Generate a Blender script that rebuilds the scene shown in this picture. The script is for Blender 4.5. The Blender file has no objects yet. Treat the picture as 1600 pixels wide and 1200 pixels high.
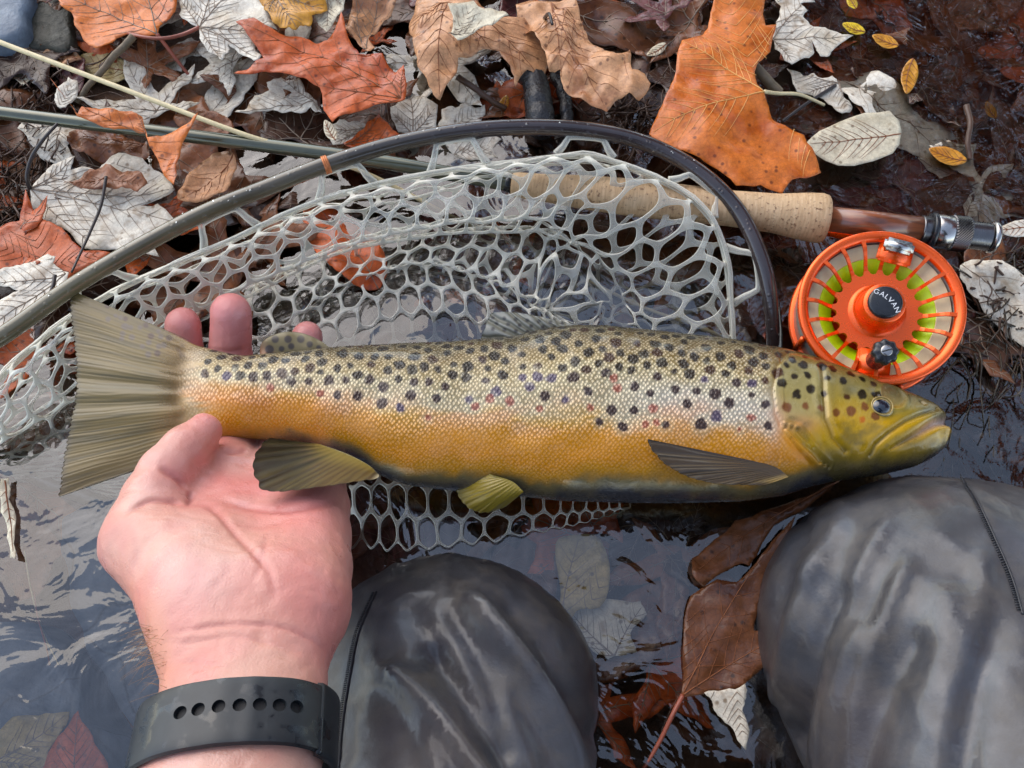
import bpy, bmesh, math, random
import numpy as np
from mathutils import Vector, Matrix, geometry
from mathutils.bvhtree import BVHTree

SC = bpy.context.scene
COL = SC.collection
R = math.radians
random.seed(7)

# ------------------------------------------------------------------ camera
CAM = np.array([0.0, -0.17, 0.42])
TAN = 0.6003
cd = bpy.data.cameras.new('camera'); cam = bpy.data.objects.new('camera', cd); COL.objects.link(cam)
cam.location = CAM
fwd = -CAM / np.linalg.norm(CAM)
cam.rotation_euler = Vector(fwd).to_track_quat('-Z', 'Y').to_euler()
cd.sensor_width = 36; cd.lens = 18 / TAN
cd.clip_start = 0.01; cd.clip_end = 200
SC.camera = cam

# ------------------------------------------------------------------ light
SUN_EL, SUN_AZ = R(40), R(-38)        # azimuth from +Y towards +X
w = bpy.data.worlds.new('World'); SC.world = w; w.use_nodes = True
nt = w.node_tree; nt.nodes.clear()
sky = nt.nodes.new('ShaderNodeTexSky'); sky.sky_type = 'NISHITA'; sky.sun_disc = False
sky.sun_elevation = SUN_EL; sky.sun_rotation = SUN_AZ; sky.air_density = 1.0; sky.dust_density = 0.6
hs = nt.nodes.new('ShaderNodeHueSaturation'); hs.inputs['Saturation'].default_value = 0.72
bg = nt.nodes.new('ShaderNodeBackground'); bg.inputs['Strength'].default_value = 0.15
wo = nt.nodes.new('ShaderNodeOutputWorld')
nt.links.new(sky.outputs[0], hs.inputs['Color']); nt.links.new(hs.outputs[0], bg.inputs['Color']); nt.links.new(bg.outputs[0], wo.inputs['Surface'])
sd = bpy.data.lights.new('sun', 'SUN'); so = bpy.data.objects.new('sun', sd); COL.objects.link(so)
sd.energy = 0.55; sd.angle = R(60); sd.color = (1.0, 0.84, 0.62)
sdir = Vector((math.sin(SUN_AZ) * math.cos(SUN_EL), math.cos(SUN_AZ) * math.cos(SUN_EL), math.sin(SUN_EL)))
so.rotation_euler = sdir.to_track_quat('Z', 'Y').to_euler()
SC.view_settings.view_transform = 'Standard'; SC.view_settings.look = 'None'
SC.view_settings.exposure = 1.42; SC.view_settings.gamma = 1
SC.render.resolution_x = 1024; SC.render.resolution_y = 768
SC.cycles.transparent_max_bounces = 12; SC.cycles.max_bounces = 6

# ------------------------------------------------------------------ maths helpers
FPX = 800 / TAN
rgt = np.array([1.0, 0, 0]); upv = np.cross(rgt, fwd)
def W(px, py, z):                      # point at height z seen at photo position (1600 x 1200)
    d = fwd + rgt * (px - 800) / FPX + upv * (600 - py) / FPX
    return CAM + d * ((z - CAM[2]) / d[2])
def WA(a):                             # array (n,3) of px,py,z
    a = np.asarray(a, float)
    d = fwd[None] + rgt[None] * ((a[:, 0:1] - 800) / FPX) + upv[None] * ((600 - a[:, 1:2]) / FPX)
    return CAM[None] + d * ((a[:, 2:3] - CAM[2]) / d[:, 2:3])
def PROJ(v):
    v = np.asarray(v, float) - CAM
    dep = v @ fwd
    return 800 + FPX * (v @ rgt) / dep, 600 - FPX * (v @ upv) / dep
def mpp(px, py, z): return float((W(px, py, z) - CAM) @ fwd) / FPX      # metres per photo pixel
def S(r, g, b):
    f = lambda c: (c / 255 / 12.92) if c <= 10 else ((c / 255 + .055) / 1.055) ** 2.4
    return (f(r), f(g), f(b))
def _h(ix, iy, iz, s):
    n = (ix * 374761393 + iy * 668265263 + iz * 2147483647 + s * 974711) & 0xffffffff
    n = ((n ^ (n >> 13)) * 1274126177) & 0xffffffff
    return ((n ^ (n >> 16)) & 0xffff) / 65535.0
def vnoise(p, s=0):
    p = np.asarray(p, float); i = np.floor(p).astype(np.int64); f = p - i; f = f * f * (3 - 2 * f)
    r = 0
    for dx in (0, 1):
        for dy in (0, 1):
            for dz in (0, 1):
                wgt = (f[:, 0] if dx else 1 - f[:, 0]) * (f[:, 1] if dy else 1 - f[:, 1]) * (f[:, 2] if dz else 1 - f[:, 2])
                r = r + wgt * _h(i[:, 0] + dx, i[:, 1] + dy, i[:, 2] + dz, s)
    return r * 2 - 1
def fbm(p, s=0, o=3):
    p = np.asarray(p, float); r = 0; a = 1
    for k in range(o): r = r + a * vnoise(p * 2 ** k, s + k); a *= .5
    return r
def spline(P, n, closed=False):
    P = np.asarray(P, float)
    if closed: P = np.vstack([P[-1:], P, P[:2]])
    else: P = np.vstack([2 * P[0] - P[1], P, 2 * P[-1] - P[-2]])
    m = len(P) - 3; t = np.linspace(0, m, n, endpoint=not closed); i = np.minimum(t.astype(int), m - 1); f = (t - i)[:, None]
    a, b, c, d = P[i], P[i + 1], P[i + 2], P[i + 3]
    return .5 * (2 * b + (c - a) * f + (2 * a - 5 * b + 4 * c - d) * f ** 2 + (3 * b - a - 3 * c + d) * f ** 3)
def resample(P, n):
    P = np.asarray(P, float); l = np.r_[0, np.cumsum(np.linalg.norm(np.diff(P, axis=0), axis=1))]
    t = np.linspace(0, l[-1], n)
    return np.stack([np.interp(t, l, P[:, k]) for k in range(P.shape[1])], 1)
def sstep(a, b, x): t = np.clip((x - a) / (b - a), 0, 1); return t * t * (3 - 2 * t)
def polydist(x, y, poly):              # distance and signed side to a polyline (pixels)
    best = np.full(x.shape, 1e9); side = np.zeros(x.shape); tt = np.zeros(x.shape)
    L = len(poly) - 1
    for k in range(L):
        ax, ay = poly[k][:2]; bx, by = poly[k + 1][:2]
        dx, dy = bx - ax, by - ay
        t = np.clip(((x - ax) * dx + (y - ay) * dy) / (dx * dx + dy * dy), 0, 1)
        ex, ey = x - ax - t * dx, y - ay - t * dy
        d = np.hypot(ex, ey); m = d < best
        best[m] = d[m]; side[m] = np.sign(dx * ey - dy * ex)[m]; tt[m] = ((k + t) / L)[m]
    return best, side, tt
def inside(px, py, poly):
    c = np.zeros(px.shape, bool); n = len(poly)
    for i in range(n):
        x1, y1 = poly[i][:2]; x2, y2 = poly[i - 1][:2]
        m = ((y1 > py) != (y2 > py)) & (px < (x2 - x1) * (py - y1) / (y2 - y1 + 1e-12) + x1)
        c ^= m
    return c

# ------------------------------------------------------------------ object helpers
def link(name, data, parent=None, mat=None):
    o = bpy.data.objects.new(name, data); COL.objects.link(o)
    if parent is not None: o.parent = parent
    if mat is not None and data is not None: data.materials.append(mat)
    return o
def mesh_of(name, v, f, smooth=True):
    me = bpy.data.meshes.new(name)
    v = np.asarray(v, float)
    if isinstance(f, np.ndarray):
        n = len(f); k = f.shape[1]
        me.vertices.add(len(v)); me.vertices.foreach_set('co', v.ravel())
        me.loops.add(n * k); me.loops.foreach_set('vertex_index', f.astype(np.int32).ravel())
        me.polygons.add(n); me.polygons.foreach_set('loop_start', np.arange(0, n * k, k, dtype=np.int32))
        me.update(calc_edges=True); me.validate()
    else:
        me.from_pydata(v.tolist(), [], f); me.update()
    if smooth: me.polygons.foreach_set('use_smooth', np.ones(len(me.polygons), bool))
    return me
def obj(name, v, f, mat, parent=None, smooth=True): return link(name, mesh_of(name, v, f, smooth), parent, mat)
def empty(name, loc=(0, 0, 0)):
    o = link(name, None); o.location = loc; o.empty_display_size = .01; return o
def tag(o, label, cat, group=None):
    o['label'] = label; o['category'] = cat
    if group: o['group'] = group
    return o
def reparent(o, p):                    # mesh stays where it is in the world
    o.parent = p; o.matrix_parent_inverse = Matrix.Translation(p.location).inverted(); return o
def colattr(me, name, c):
    a = me.color_attributes.new(name, 'FLOAT_COLOR', 'POINT')
    c = np.asarray(c, float)
    if c.shape[1] == 3: c = np.hstack([c, np.ones((len(c), 1))])
    a.data.foreach_set('color', c.ravel())
def tube(P, rad, sides=8, cap=True):
    P = np.asarray(P, float); n = len(P); rad = np.broadcast_to(np.asarray(rad, float), (n,))
    T = np.gradient(P, axis=0); T /= np.linalg.norm(T, axis=1)[:, None] + 1e-12
    u = np.cross(T[0], [0, 0, 1.0]);
    if np.linalg.norm(u) < 1e-3: u = np.cross(T[0], [0, 1.0, 0])
    u /= np.linalg.norm(u); V = []
    a = np.linspace(0, 2 * math.pi, sides, endpoint=False)
    for i in range(n):
        u = u - T[i] * (u @ T[i]); u /= np.linalg.norm(u); b = np.cross(T[i], u)
        V.append(P[i] + rad[i] * (np.cos(a)[:, None] * u + np.sin(a)[:, None] * b))
    V = np.vstack(V); F = []
    for i in range(n - 1):
        for j in range(sides):
            k = (j + 1) % sides
            F.append((i * sides + j, i * sides + k, (i + 1) * sides + k, (i + 1) * sides + j))
    if cap:
        F.append(tuple(range(sides - 1, -1, -1))); F.append(tuple((n - 1) * sides + j for j in range(sides)))
    return V, F
class MB:
    def __init__(s): s.v = []; s.f = []; s.n = 0
    def add(s, v, f):
        v = np.asarray(v, float); s.v.append(v); s.f += [tuple(int(i) + s.n for i in q) for q in f]; s.n += len(v); return s
    def tube(s, P, r, sides=8): return s.add(*tube(P, r, sides))
    def obj(s, name, mat, parent=None, smooth=True): return obj(name, np.vstack(s.v), s.f, mat, parent, smooth)
def lathe(prof, n=64, closed=False):   # profile (r, z) -> around +Z
    prof = np.asarray(prof, float); m = len(prof)
    a = np.linspace(0, 2 * math.pi, n, endpoint=False)
    V = np.stack([prof[:, 0][:, None] * np.cos(a), prof[:, 0][:, None] * np.sin(a), np.repeat(prof[:, 1][:, None], n, 1)], 2).reshape(-1, 3)
    F = []
    for i in range(m if closed else m - 1):
        i2 = (i + 1) % m
        for j in range(n):
            k = (j + 1) % n; F.append((i * n + j, i * n + k, i2 * n + k, i2 * n + j))
    return V, F
def frame(loc, zax, xhint):
    z = np.asarray(zax, float); z /= np.linalg.norm(z); x = np.asarray(xhint, float); x = x - z * (x @ z); x /= np.linalg.norm(x); y = np.cross(z, x)
    M = np.eye(4); M[:3, 0] = x; M[:3, 1] = y; M[:3, 2] = z; M[:3, 3] = loc
    return Matrix(M.tolist())
def surface_nets(F, org, h):
    s = F < 0
    c = [(0, 0, 0), (1, 0, 0), (0, 1, 0), (1, 1, 0), (0, 0, 1), (1, 0, 1), (0, 1, 1), (1, 1, 1)]
    nx, ny, nz = F.shape
    sl = lambda A, o: A[o[0]:nx - 1 + o[0], o[1]:ny - 1 + o[1], o[2]:nz - 1 + o[2]]
    cnt = np.zeros((nx - 1, ny - 1, nz - 1), np.int8)
    for o in c: cnt += sl(s, o)
    act = (cnt > 0) & (cnt < 8); ids = np.full(act.shape, -1, np.int64); I = np.argwhere(act); ids[act] = np.arange(len(I))
    vals = np.stack([F[I[:, 0] + o[0], I[:, 1] + o[1], I[:, 2] + o[2]] for o in c], 1)
    acc = np.zeros((len(I), 3)); num = np.zeros(len(I)); cc = np.array(c, float)
    for a in range(8):
        for b in range(a + 1, 8):
            if np.abs(cc[a] - cc[b]).sum() != 1: continue
            m = (vals[:, a] < 0) != (vals[:, b] < 0); t = vals[m, a] / (vals[m, a] - vals[m, b])
            acc[m] += cc[a] + t[:, None] * (cc[b] - cc[a]); num[m] += 1
    V = np.asarray(org) + (I + acc / num[:, None]) * h
    Q = []
    for ax in range(3):
        o1 = [0, 0, 0]; o1[ax] = 1
        A = s[:nx - o1[0], :ny - o1[1], :nz - o1[2]]; B = s[o1[0]:, o1[1]:, o1[2]:]
        E = np.argwhere(A != B); u, v = (ax + 1) % 3, (ax + 2) % 3
        m = (E[:, u] > 0) & (E[:, v] > 0) & (E[:, u] < F.shape[u] - 1) & (E[:, v] < F.shape[v] - 1); E = E[m]
        inn = A[E[:, 0], E[:, 1], E[:, 2]]
        def cell(du, dv):
            K = E.copy(); K[:, u] -= du; K[:, v] -= dv; return ids[K[:, 0], K[:, 1], K[:, 2]]
        q = np.stack([cell(1, 1), cell(0, 1), cell(0, 0), cell(1, 0)], 1); q[~inn] = q[~inn][:, ::-1]
        Q.append(q)
    return V, np.vstack(Q)
def grid(lo, hi, h):
    lo, hi = np.asarray(lo, float), np.asarray(hi, float); n = np.ceil((hi - lo) / h).astype(int) + 1
    ax = [(lo[k] + h * np.arange(n[k])).astype(np.float32) for k in range(3)]
    return np.meshgrid(*ax, indexing='ij')
def cone(X, a, b, ra, rb, sq=None):
    d = [X[k] - np.float32(a[k]) for k in range(3)]; ba = [float(b[k] - a[k]) for k in range(3)]
    L = sum(q * q for q in ba) + 1e-12
    t = np.clip(sum(d[k] * ba[k] for k in range(3)) / L, 0, 1)
    return np.sqrt(sum((d[k] - t * ba[k]) ** 2 for k in range(3))) - (ra + t * (rb - ra))
def smin(a, b, k):
    h = np.maximum(k - np.abs(a - b), 0) / k
    return np.minimum(a, b) - h * h * k * .25
def relax(V, Q, it=2):
    n = len(V)
    for _ in range(it):
        A = np.zeros((n, 3)); c = np.zeros(n)
        for a, b in ((0, 1), (1, 2), (2, 3), (3, 0)):
            for k in range(3): A[:, k] += np.bincount(Q[:, a], V[Q[:, b], k], n) + np.bincount(Q[:, b], V[Q[:, a], k], n)
            c += np.bincount(Q[:, a], minlength=n) + np.bincount(Q[:, b], minlength=n)
        V = V * .4 + .6 * A / np.maximum(c, 1)[:, None]
    return V

# ------------------------------------------------------------------ materials
def newmat(name):
    m = bpy.data.materials.new(name); m.use_nodes = True; t = m.node_tree
    return m, t, t.nodes['Principled BSDF']
def N(t, kind, **kw):
    n = t.nodes.new('ShaderNode' + kind)
    for k, v in kw.items():
        if k in n.inputs.keys(): n.inputs[k].default_value = v
        else: setattr(n, k, v)
    return n
def c4(c): return (c[0], c[1], c[2], 1)
def coords(t, which='Object', scale=None):
    tc = N(t, 'TexCoord'); o = tc.outputs[which]
    if scale is not None:
        m = N(t, 'Mapping'); m.inputs['Scale'].default_value = scale; t.links.new(o, m.inputs['Vector']); o = m.outputs[0]
    return o
def noise(t, vec, scale, detail=4, rough=.55, dist=0):
    n = N(t, 'TexNoise'); n.inputs['Scale'].default_value = scale; n.inputs['Detail'].default_value = detail
    n.inputs['Roughness'].default_value = rough; n.inputs['Distortion'].default_value = dist
    t.links.new(vec, n.inputs['Vector']); return n.outputs['Fac']
def ramp(t, fac, stops):
    r = N(t, 'ValToRGB'); e = r.color_ramp.elements
    while len(e) < len(stops): e.new(.5)
    for k, (p, c) in enumerate(stops):
        e[k].position = p; e[k].color = c4(c) if hasattr(c, '__len__') else (c, c, c, 1)
    t.links.new(fac, r.inputs[0]); return r.outputs[0]
def mixc(t, fac, a, b, mode='MIX'):
    m = N(t, 'Mix', data_type='RGBA', blend_type=mode)
    for k, x in ((0, fac), (6, a), (7, b)):
        if isinstance(x, (int, float)): m.inputs[k].default_value = x
        elif isinstance(x, tuple): m.inputs[k].default_value = c4(x)
        else: t.links.new(x, m.inputs[k])
    return m.outputs[2]
def bump(t, b, h, strength=.4, dist=.001, prev=None):
    n = N(t, 'Bump'); n.inputs['Strength'].default_value = strength; n.inputs['Distance'].default_value = dist
    t.links.new(h, n.inputs['Height'])
    if prev is not None: t.links.new(prev, n.inputs['Normal'])
    t.links.new(n.outputs[0], b.inputs['Normal']); return n.outputs[0]
def simple(name, c, rough=.5, metal=0, spec=.5, nscale=60, var=.25, bmp=.15, coat=0, bd=.0008):
    m, t, b = newmat(name); v = coords(t)
    n = noise(t, v, nscale, 6, .6)
    d = tuple(x * (1 - var) for x in c); l = tuple(min(1, x * (1 + var)) for x in c)
    t.links.new(ramp(t, n, [(.3, d), (.7, l)]), b.inputs['Base Color'])
    t.links.new(ramp(t, n, [(.3, rough * 1.2), (.7, rough * .8)]), b.inputs['Roughness'])
    b.inputs['Metallic'].default_value = metal; b.inputs['Specular IOR Level'].default_value = spec
    b.inputs['Coat Weight'].default_value = coat; b.inputs['Coat Roughness'].default_value = .08
    if bmp: bump(t, b, n, bmp, bd)
    return m
def leafmat(name, c1, c2, c3, rough=.38, var=.12, trans=.0, blotch=.5):
    m, t, b = newmat(name); v = coords(t)
    oi = N(t, 'ObjectInfo'); ad = N(t, 'VectorMath', operation='ADD'); sc = N(t, 'VectorMath', operation='SCALE'); sc.inputs['Scale'].default_value = 3.7
    cb = N(t, 'CombineXYZ'); t.links.new(oi.outputs['Random'], cb.inputs[0]); t.links.new(oi.outputs['Random'], cb.inputs[1])
    t.links.new(cb.outputs[0], sc.inputs[0]); t.links.new(v, ad.inputs[0]); t.links.new(sc.outputs[0], ad.inputs[1]); v = ad.outputs[0]
    n1 = noise(t, v, 32, 3, .62, .6); n2 = noise(t, v, 260, 2, .65); n3 = noise(t, v, 95, 2, .5, 1.2)
    col = ramp(t, n1, [(.32, c2), (.5, c1), (.72, tuple(min(1, x * 1.18) for x in c1))])
    col = mixc(t, ramp(t, n3, [(.62 - .1 * blotch, 0.0), (.74, blotch)]), col, c3)
    col = mixc(t, .45, col, ramp(t, n2, [(.3, .35), (.7, 1.0)]), 'MULTIPLY')
    sp = N(t, 'TexVoronoi'); sp.inputs['Scale'].default_value = 150; t.links.new(v, sp.inputs['Vector']); col = mixc(t, ramp(t, sp.outputs['Distance'], [(.1, .75), (.2, 0.0)]), col, tuple(x * .45 for x in c3))
    vor = N(t, 'TexVoronoi', feature='DISTANCE_TO_EDGE'); vor.inputs['Scale'].default_value = 420; t.links.new(v, vor.inputs['Vector'])
    col = mixc(t, ramp(t, vor.outputs['Distance'], [(0.0, .28), (.09, 0.0)]), col, c3)
    hv = N(t, 'HueSaturation'); mr = N(t, 'MapRange'); mr.inputs[3].default_value = 1 - var * 1.6; mr.inputs[4].default_value = 1 + var * 1.6
    t.links.new(oi.outputs['Random'], mr.inputs[0]); t.links.new(mr.outputs[0], hv.inputs['Value']); t.links.new(col, hv.inputs['Color'])
    t.links.new(hv.outputs[0], b.inputs['Base Color'])
    t.links.new(ramp(t, n1, [(.35, rough * .6), (.65, rough * 1.35)]), b.inputs['Roughness'])
    b.inputs['Specular IOR Level'].default_value = .4
    h1 = bump(t, b, n1, .5, .0022); bump(t, b, n2, .4, .0007, h1)
    return m
M = {}
M['orange'] = leafmat('orange_leaf', S(214, 116, 42), S(188, 88, 26), S(130, 58, 24))
M['rust'] = leafmat('rust_leaf', S(204, 96, 40), S(176, 72, 28), S(116, 46, 24))
M['tan'] = leafmat('tan_leaf', S(208, 152, 106), S(180, 120, 80), S(124, 78, 52))
M['pale'] = leafmat('pale_leaf', S(228, 219, 200), S(204, 190, 164), S(156, 124, 86), .5, .06, blotch=.7)
M['cream'] = leafmat('cream_leaf', S(226, 214, 184), S(204, 188, 154), S(148, 122, 92), .5, .05, blotch=.4)
M['yellow'] = leafmat('yellow_leaf', S(226, 192, 44), S(206, 168, 40), S(176, 112, 34), .35, .05)
M['amber'] = leafmat('amber_leaf', S(214, 150, 48), S(198, 124, 40), S(150, 84, 34), .35, .05)
M['brown'] = leafmat('brown_leaf', S(128, 78, 46), S(98, 56, 34), S(62, 38, 26), .32, .28)
M['dark'] = leafmat('dark_leaf', S(88, 60, 44), S(64, 43, 33), S(42, 30, 25), .3, .3)
M['wine'] = leafmat('wine_leaf', S(112, 66, 62), S(88, 50, 50), S(62, 38, 38), .3, .1)
M['olive'] = leafmat('olive_leaf', S(190, 166, 108), S(160, 136, 84), S(100, 82, 54), .4, .1)
M['vein_dark'] = simple('dark_vein', S(146, 126, 106), .5)
M['vein_light'] = simple('light_vein', S(236, 176, 100), .45)
M['vein_brown'] = simple('brown_vein', S(142, 84, 46), .45)
M['stem_red'] = simple('red_stem', S(150, 80, 60), .4)
M['stem_black'] = simple('black_stem', S(48, 40, 38), .4)
M['straw'] = simple('straw', S(214, 196, 150), .35, var=.12, nscale=200)
M['twig'] = simple('twig', S(108, 92, 70), .6, nscale=200)
M['bark'] = simple('black_bark', S(42, 40, 40), .28, nscale=120, bmp=.8, bd=.003)
M['root'] = simple('root', S(78, 54, 38), .45, nscale=150)
M['weed'] = simple('weed', S(66, 54, 40), .25, nscale=150, var=.5)
M['rock'] = simple('rock', S(96, 108, 120), .5, nscale=50, var=.4, bmp=.7, bd=.004)
M['mossrock'] = simple('moss_rock', S(58, 56, 44), .6, nscale=90, var=.5, bmp=.8, bd=.004)

# ------------------------------------------------------------------ ground and water
BP = [(0, 0, .012), (300, 50, .006), (600, 50, -.002), (900, 60, -.003), (1100, 60, -.012), (1300, 50, -.022), (1550, 100, -.028),
      (0, 300, .008), (250, 300, .002), (500, 330, -.014), (800, 330, -.026), (1000, 400, -.034), (1250, 300, -.026), (1500, 300, -.028),
      (1560, 480, -.014), (1560, 650, -.03), (0, 550, -.014), (100, 700, -.05), (100, 900, -.05), (100, 1150, -.05), (700, 600, -.04),
      (1100, 600, -.05), (700, 830, -.04), (1000, 950, -.035), (1400, 900, -.085), (400, 900, -.07), (700, 1100, -.085), (1100, 1250, -.085),
      (-300, -100, .03), (-320, 250, .022), (-300, 480, .0), (100, -220, .035), (500, -240, .03), (900, -220, .02), (1250, -200, -.012), (0, -600, .08), (700, -600, .08), (1300, -600, .05)]
BW = np.array([W(a, b, 0)[:2] for a, b, c in BP]); BZ = np.array([c for a, b, c in BP])
def bed(x, y):
    x = np.atleast_1d(np.asarray(x, float)); y = np.atleast_1d(np.asarray(y, float))
    d2 = (x[:, None] - BW[:, 0]) ** 2 + (y[:, None] - BW[:, 1]) ** 2
    wg = 1 / (d2 + .0009) ** 1.6
    z = (wg * BZ).sum(1) / wg.sum(1)
    p = np.stack([x * 22, y * 22, 0 * x], 1)
    return z + .004 * fbm(p, 3, 4)
def ground():
    a = np.r_[-8, -5, -3, -2, -1.3, -.9, -.65, np.linspace(-.5, .5, 240), .65, .9, 1.3, 2, 3, 5, 8]
    X, Y = np.meshgrid(a, a, indexing='ij'); n = len(a)
    Z = bed(X.ravel(), Y.ravel())
    v = np.stack([X.ravel(), Y.ravel(), Z], 1)
    i = np.arange(n * n).reshape(n, n); f = np.stack([i[:-1, :-1], i[1:, :-1], i[1:, 1:], i[:-1, 1:]], -1).reshape(-1, 4)
    m, t, b = newmat('stream_mud'); vc = coords(t)
    n1 = noise(t, vc, 14, 8, .6, .5); n2 = noise(t, vc, 120, 6, .7); vo = N(t, 'TexVoronoi'); vo.inputs['Scale'].default_value = 90; t.links.new(vc, vo.inputs['Vector'])
    c = ramp(t, n1, [(.3, S(58, 42, 30)), (.5, S(112, 76, 48)), (.7, S(168, 108, 60))])
    c = mixc(t, .6, c, ramp(t, n2, [(.3, .3), (.7, 1.0)]), 'MULTIPLY')
    t.links.new(c, b.inputs['Base Color']); b.inputs['Roughness'].default_value = .45
    h = bump(t, b, n2, .9, .004); bump(t, b, vo.outputs['Distance'], .5, .003, h)
    o = obj('stream_bed', v, f, m); o['kind'] = 'structure'
    o['label'] = 'dark brown mud and leaf mould of the stream bed and bank'
ground()
def water():
    a = np.r_[-8, -4, -2, -1.2, -.8, np.linspace(-.6, .6, 300), .8, 1.2, 2, 4, 8]; n = len(a)
    X, Y = np.meshgrid(a, a, indexing='ij'); x, y = X.ravel(), Y.ravel()
    fade = np.exp(-((x / .7) ** 2 + (y / .7) ** 2))
    z = .0007 * fade * fbm(np.stack([x * 16, y * 13, 0 * x], 1), 11, 3)
    v = np.stack([x, y, z], 1)
    i = np.arange(n * n).reshape(n, n); f = np.stack([i[:-1, :-1], i[1:, :-1], i[1:, 1:], i[:-1, 1:]], -1).reshape(-1, 4)
    m = bpy.data.materials.new('water'); m.use_nodes = True; t = m.node_tree; t.nodes.clear(); vc = coords(t)
    tr = N(t, 'BsdfTransparent'); tr.inputs[0].default_value = (.95, .92, .86, 1)
    gl = N(t, 'BsdfGlossy'); gl.inputs['Roughness'].default_value = .015; gl.inputs['Color'].default_value = (1, 1, 1, 1)
    fr = N(t, 'Fresnel'); fr.inputs['IOR'].default_value = 1.85
    n1 = noise(t, vc, 26, 3, .45, 1.3); n2 = noise(t, vc, 70, 2, .4, .8)
    b1 = N(t, 'Bump'); b1.inputs['Strength'].default_value = .45; b1.inputs['Distance'].default_value = .0042; t.links.new(n1, b1.inputs['Height'])
    b2 = N(t, 'Bump'); b2.inputs['Strength'].default_value = .2; b2.inputs['Distance'].default_value = .001; t.links.new(n2, b2.inputs['Height']); t.links.new(b1.outputs[0], b2.inputs['Normal'])
    t.links.new(b2.outputs[0], gl.inputs['Normal']); t.links.new(b2.outputs[0], fr.inputs['Normal'])
    mx = N(t, 'MixShader'); t.links.new(fr.outputs[0], mx.inputs[0]); t.links.new(tr.outputs[0], mx.inputs[1]); t.links.new(gl.outputs[0], mx.inputs[2])
    out = N(t, 'OutputMaterial'); t.links.new(mx.outputs[0], out.inputs['Surface'])
    o = obj('water', v, f, m); o['kind'] = 'structure'; o['label'] = 'clear shallow stream water with rippled blue sky reflections'
water()

def rock_lump(name, pts, z0, z1, mat, label, seed, h=.004, amp=.004):
    P = WA([(a, b, z1) for a, b in pts])[:, :2]; c = P.mean(0)
    lo = np.r_[P.min(0) - .02, z0]; hi = np.r_[P.max(0) + .02, z1 + .02]
    a = spline(P, 80, True)
    rings = []; n = len(a)
    for k, (s, zz) in enumerate([(1.08, z0), (1.05, z0 + .6 * (z1 - z0)), (1.0, z1 - .004), (.96, z1), (.8, z1 + .0008), (.6, z1 + .001), (.4, z1 + .001), (.2, z1 + .001), (.02, z1 + .001)]):
        q = c + (a - c) * s; rings.append(np.c_[q, np.full(n, zz)])
    V = np.vstack(rings); V = V + amp * np.stack([fbm(V * 35, seed), fbm(V * 35, seed + 9), .6 * fbm(V * 45, seed + 5)], 1)
    F = []
    for i in range(len(rings) - 1):
        for j in range(n): F.append((i * n + j, i * n + (j + 1) % n, (i + 1) * n + (j + 1) % n, (i + 1) * n + j))
    F.append(tuple((len(rings) - 1) * n + j for j in range(n)))
    o = obj(name, V - np.r_[c, z0], F, mat); o.location = (c[0], c[1], z0); tag(o, label, 'rock'); return o
rock_lump('stone', [(-120, -60), (30, -40), (44, 20), (30, 55), (0, 66), (-100, 80)], -.02, .03, M['rock'], 'blue grey stone at the edge of the leaf litter, beside the mossy stone', 1)
rock_lump('stone', [(36, -30), (95, -30), (112, 30), (108, 78), (70, 75), (34, 62)], -.02, .022, M['mossrock'], 'dark mossy stone beside the blue grey stone, by the orange lobed leaf', 2)
m_, t_, b_ = newmat('slate'); v_ = coords(t_)
na = noise(t_, v_, 30, 8, .62, .4); nb = noise(t_, v_, 200, 5, .6); wv = noise(t_, coords(t_, 'Object', (60, 6, 30)), 3, 4, .6)
vo_ = N(t_, 'TexVoronoi', feature='DISTANCE_TO_EDGE'); vo_.inputs['Scale'].default_value = 16; dv = N(t_, 'VectorMath', operation='ADD'); t_.links.new(v_, dv.inputs[0])
nz_ = N(t_, 'TexNoise'); nz_.inputs['Scale'].default_value = 20; t_.links.new(v_, nz_.inputs['Vector']); sc_ = N(t_, 'VectorMath', operation='SCALE'); sc_.inputs['Scale'].default_value = .06; t_.links.new(nz_.outputs['Color'], sc_.inputs[0]); t_.links.new(sc_.outputs[0], dv.inputs[1]); t_.links.new(dv.outputs[0], vo_.inputs['Vector'])
cc_ = ramp(t_, na, [(.3, S(58, 66, 78)), (.5, S(88, 100, 116)), (.72, S(124, 134, 144))])
cc_ = mixc(t_, ramp(t_, wv, [(.55, 0.0), (.75, .3)]), cc_, S(120, 126, 126))
cc_ = mixc(t_, ramp(t_, vo_.outputs['Distance'], [(0.0, .85), (.02, 0.0)]), cc_, S(24, 24, 22))
t_.links.new(cc_, b_.inputs['Base Color']); b_.inputs['Roughness'].default_value = .4
hh = bump(t_, b_, na, .6, .004); bump(t_, b_, nb, .4, .001, hh)
M['slate'] = m_
rock_lump('slate_slab', [(95, 800), (180, 770), (330, 800), (330, 1150), (232, 1150), (195, 1130), (165, 1060), (120, 1000), (100, 900)], -.075, -.012, M['slate'], 'submerged blue grey slate slab beside the open hand', 3)
rock_lump('slate_slab', [(-200, 990), (20, 975), (70, 1000), (110, 1060), (150, 1140), (185, 1180), (160, 1320), (-200, 1350)], -.075, -.014, M['slate'], 'submerged blue slate slab under the yellowish and reddish sunken leaves', 4)

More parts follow.
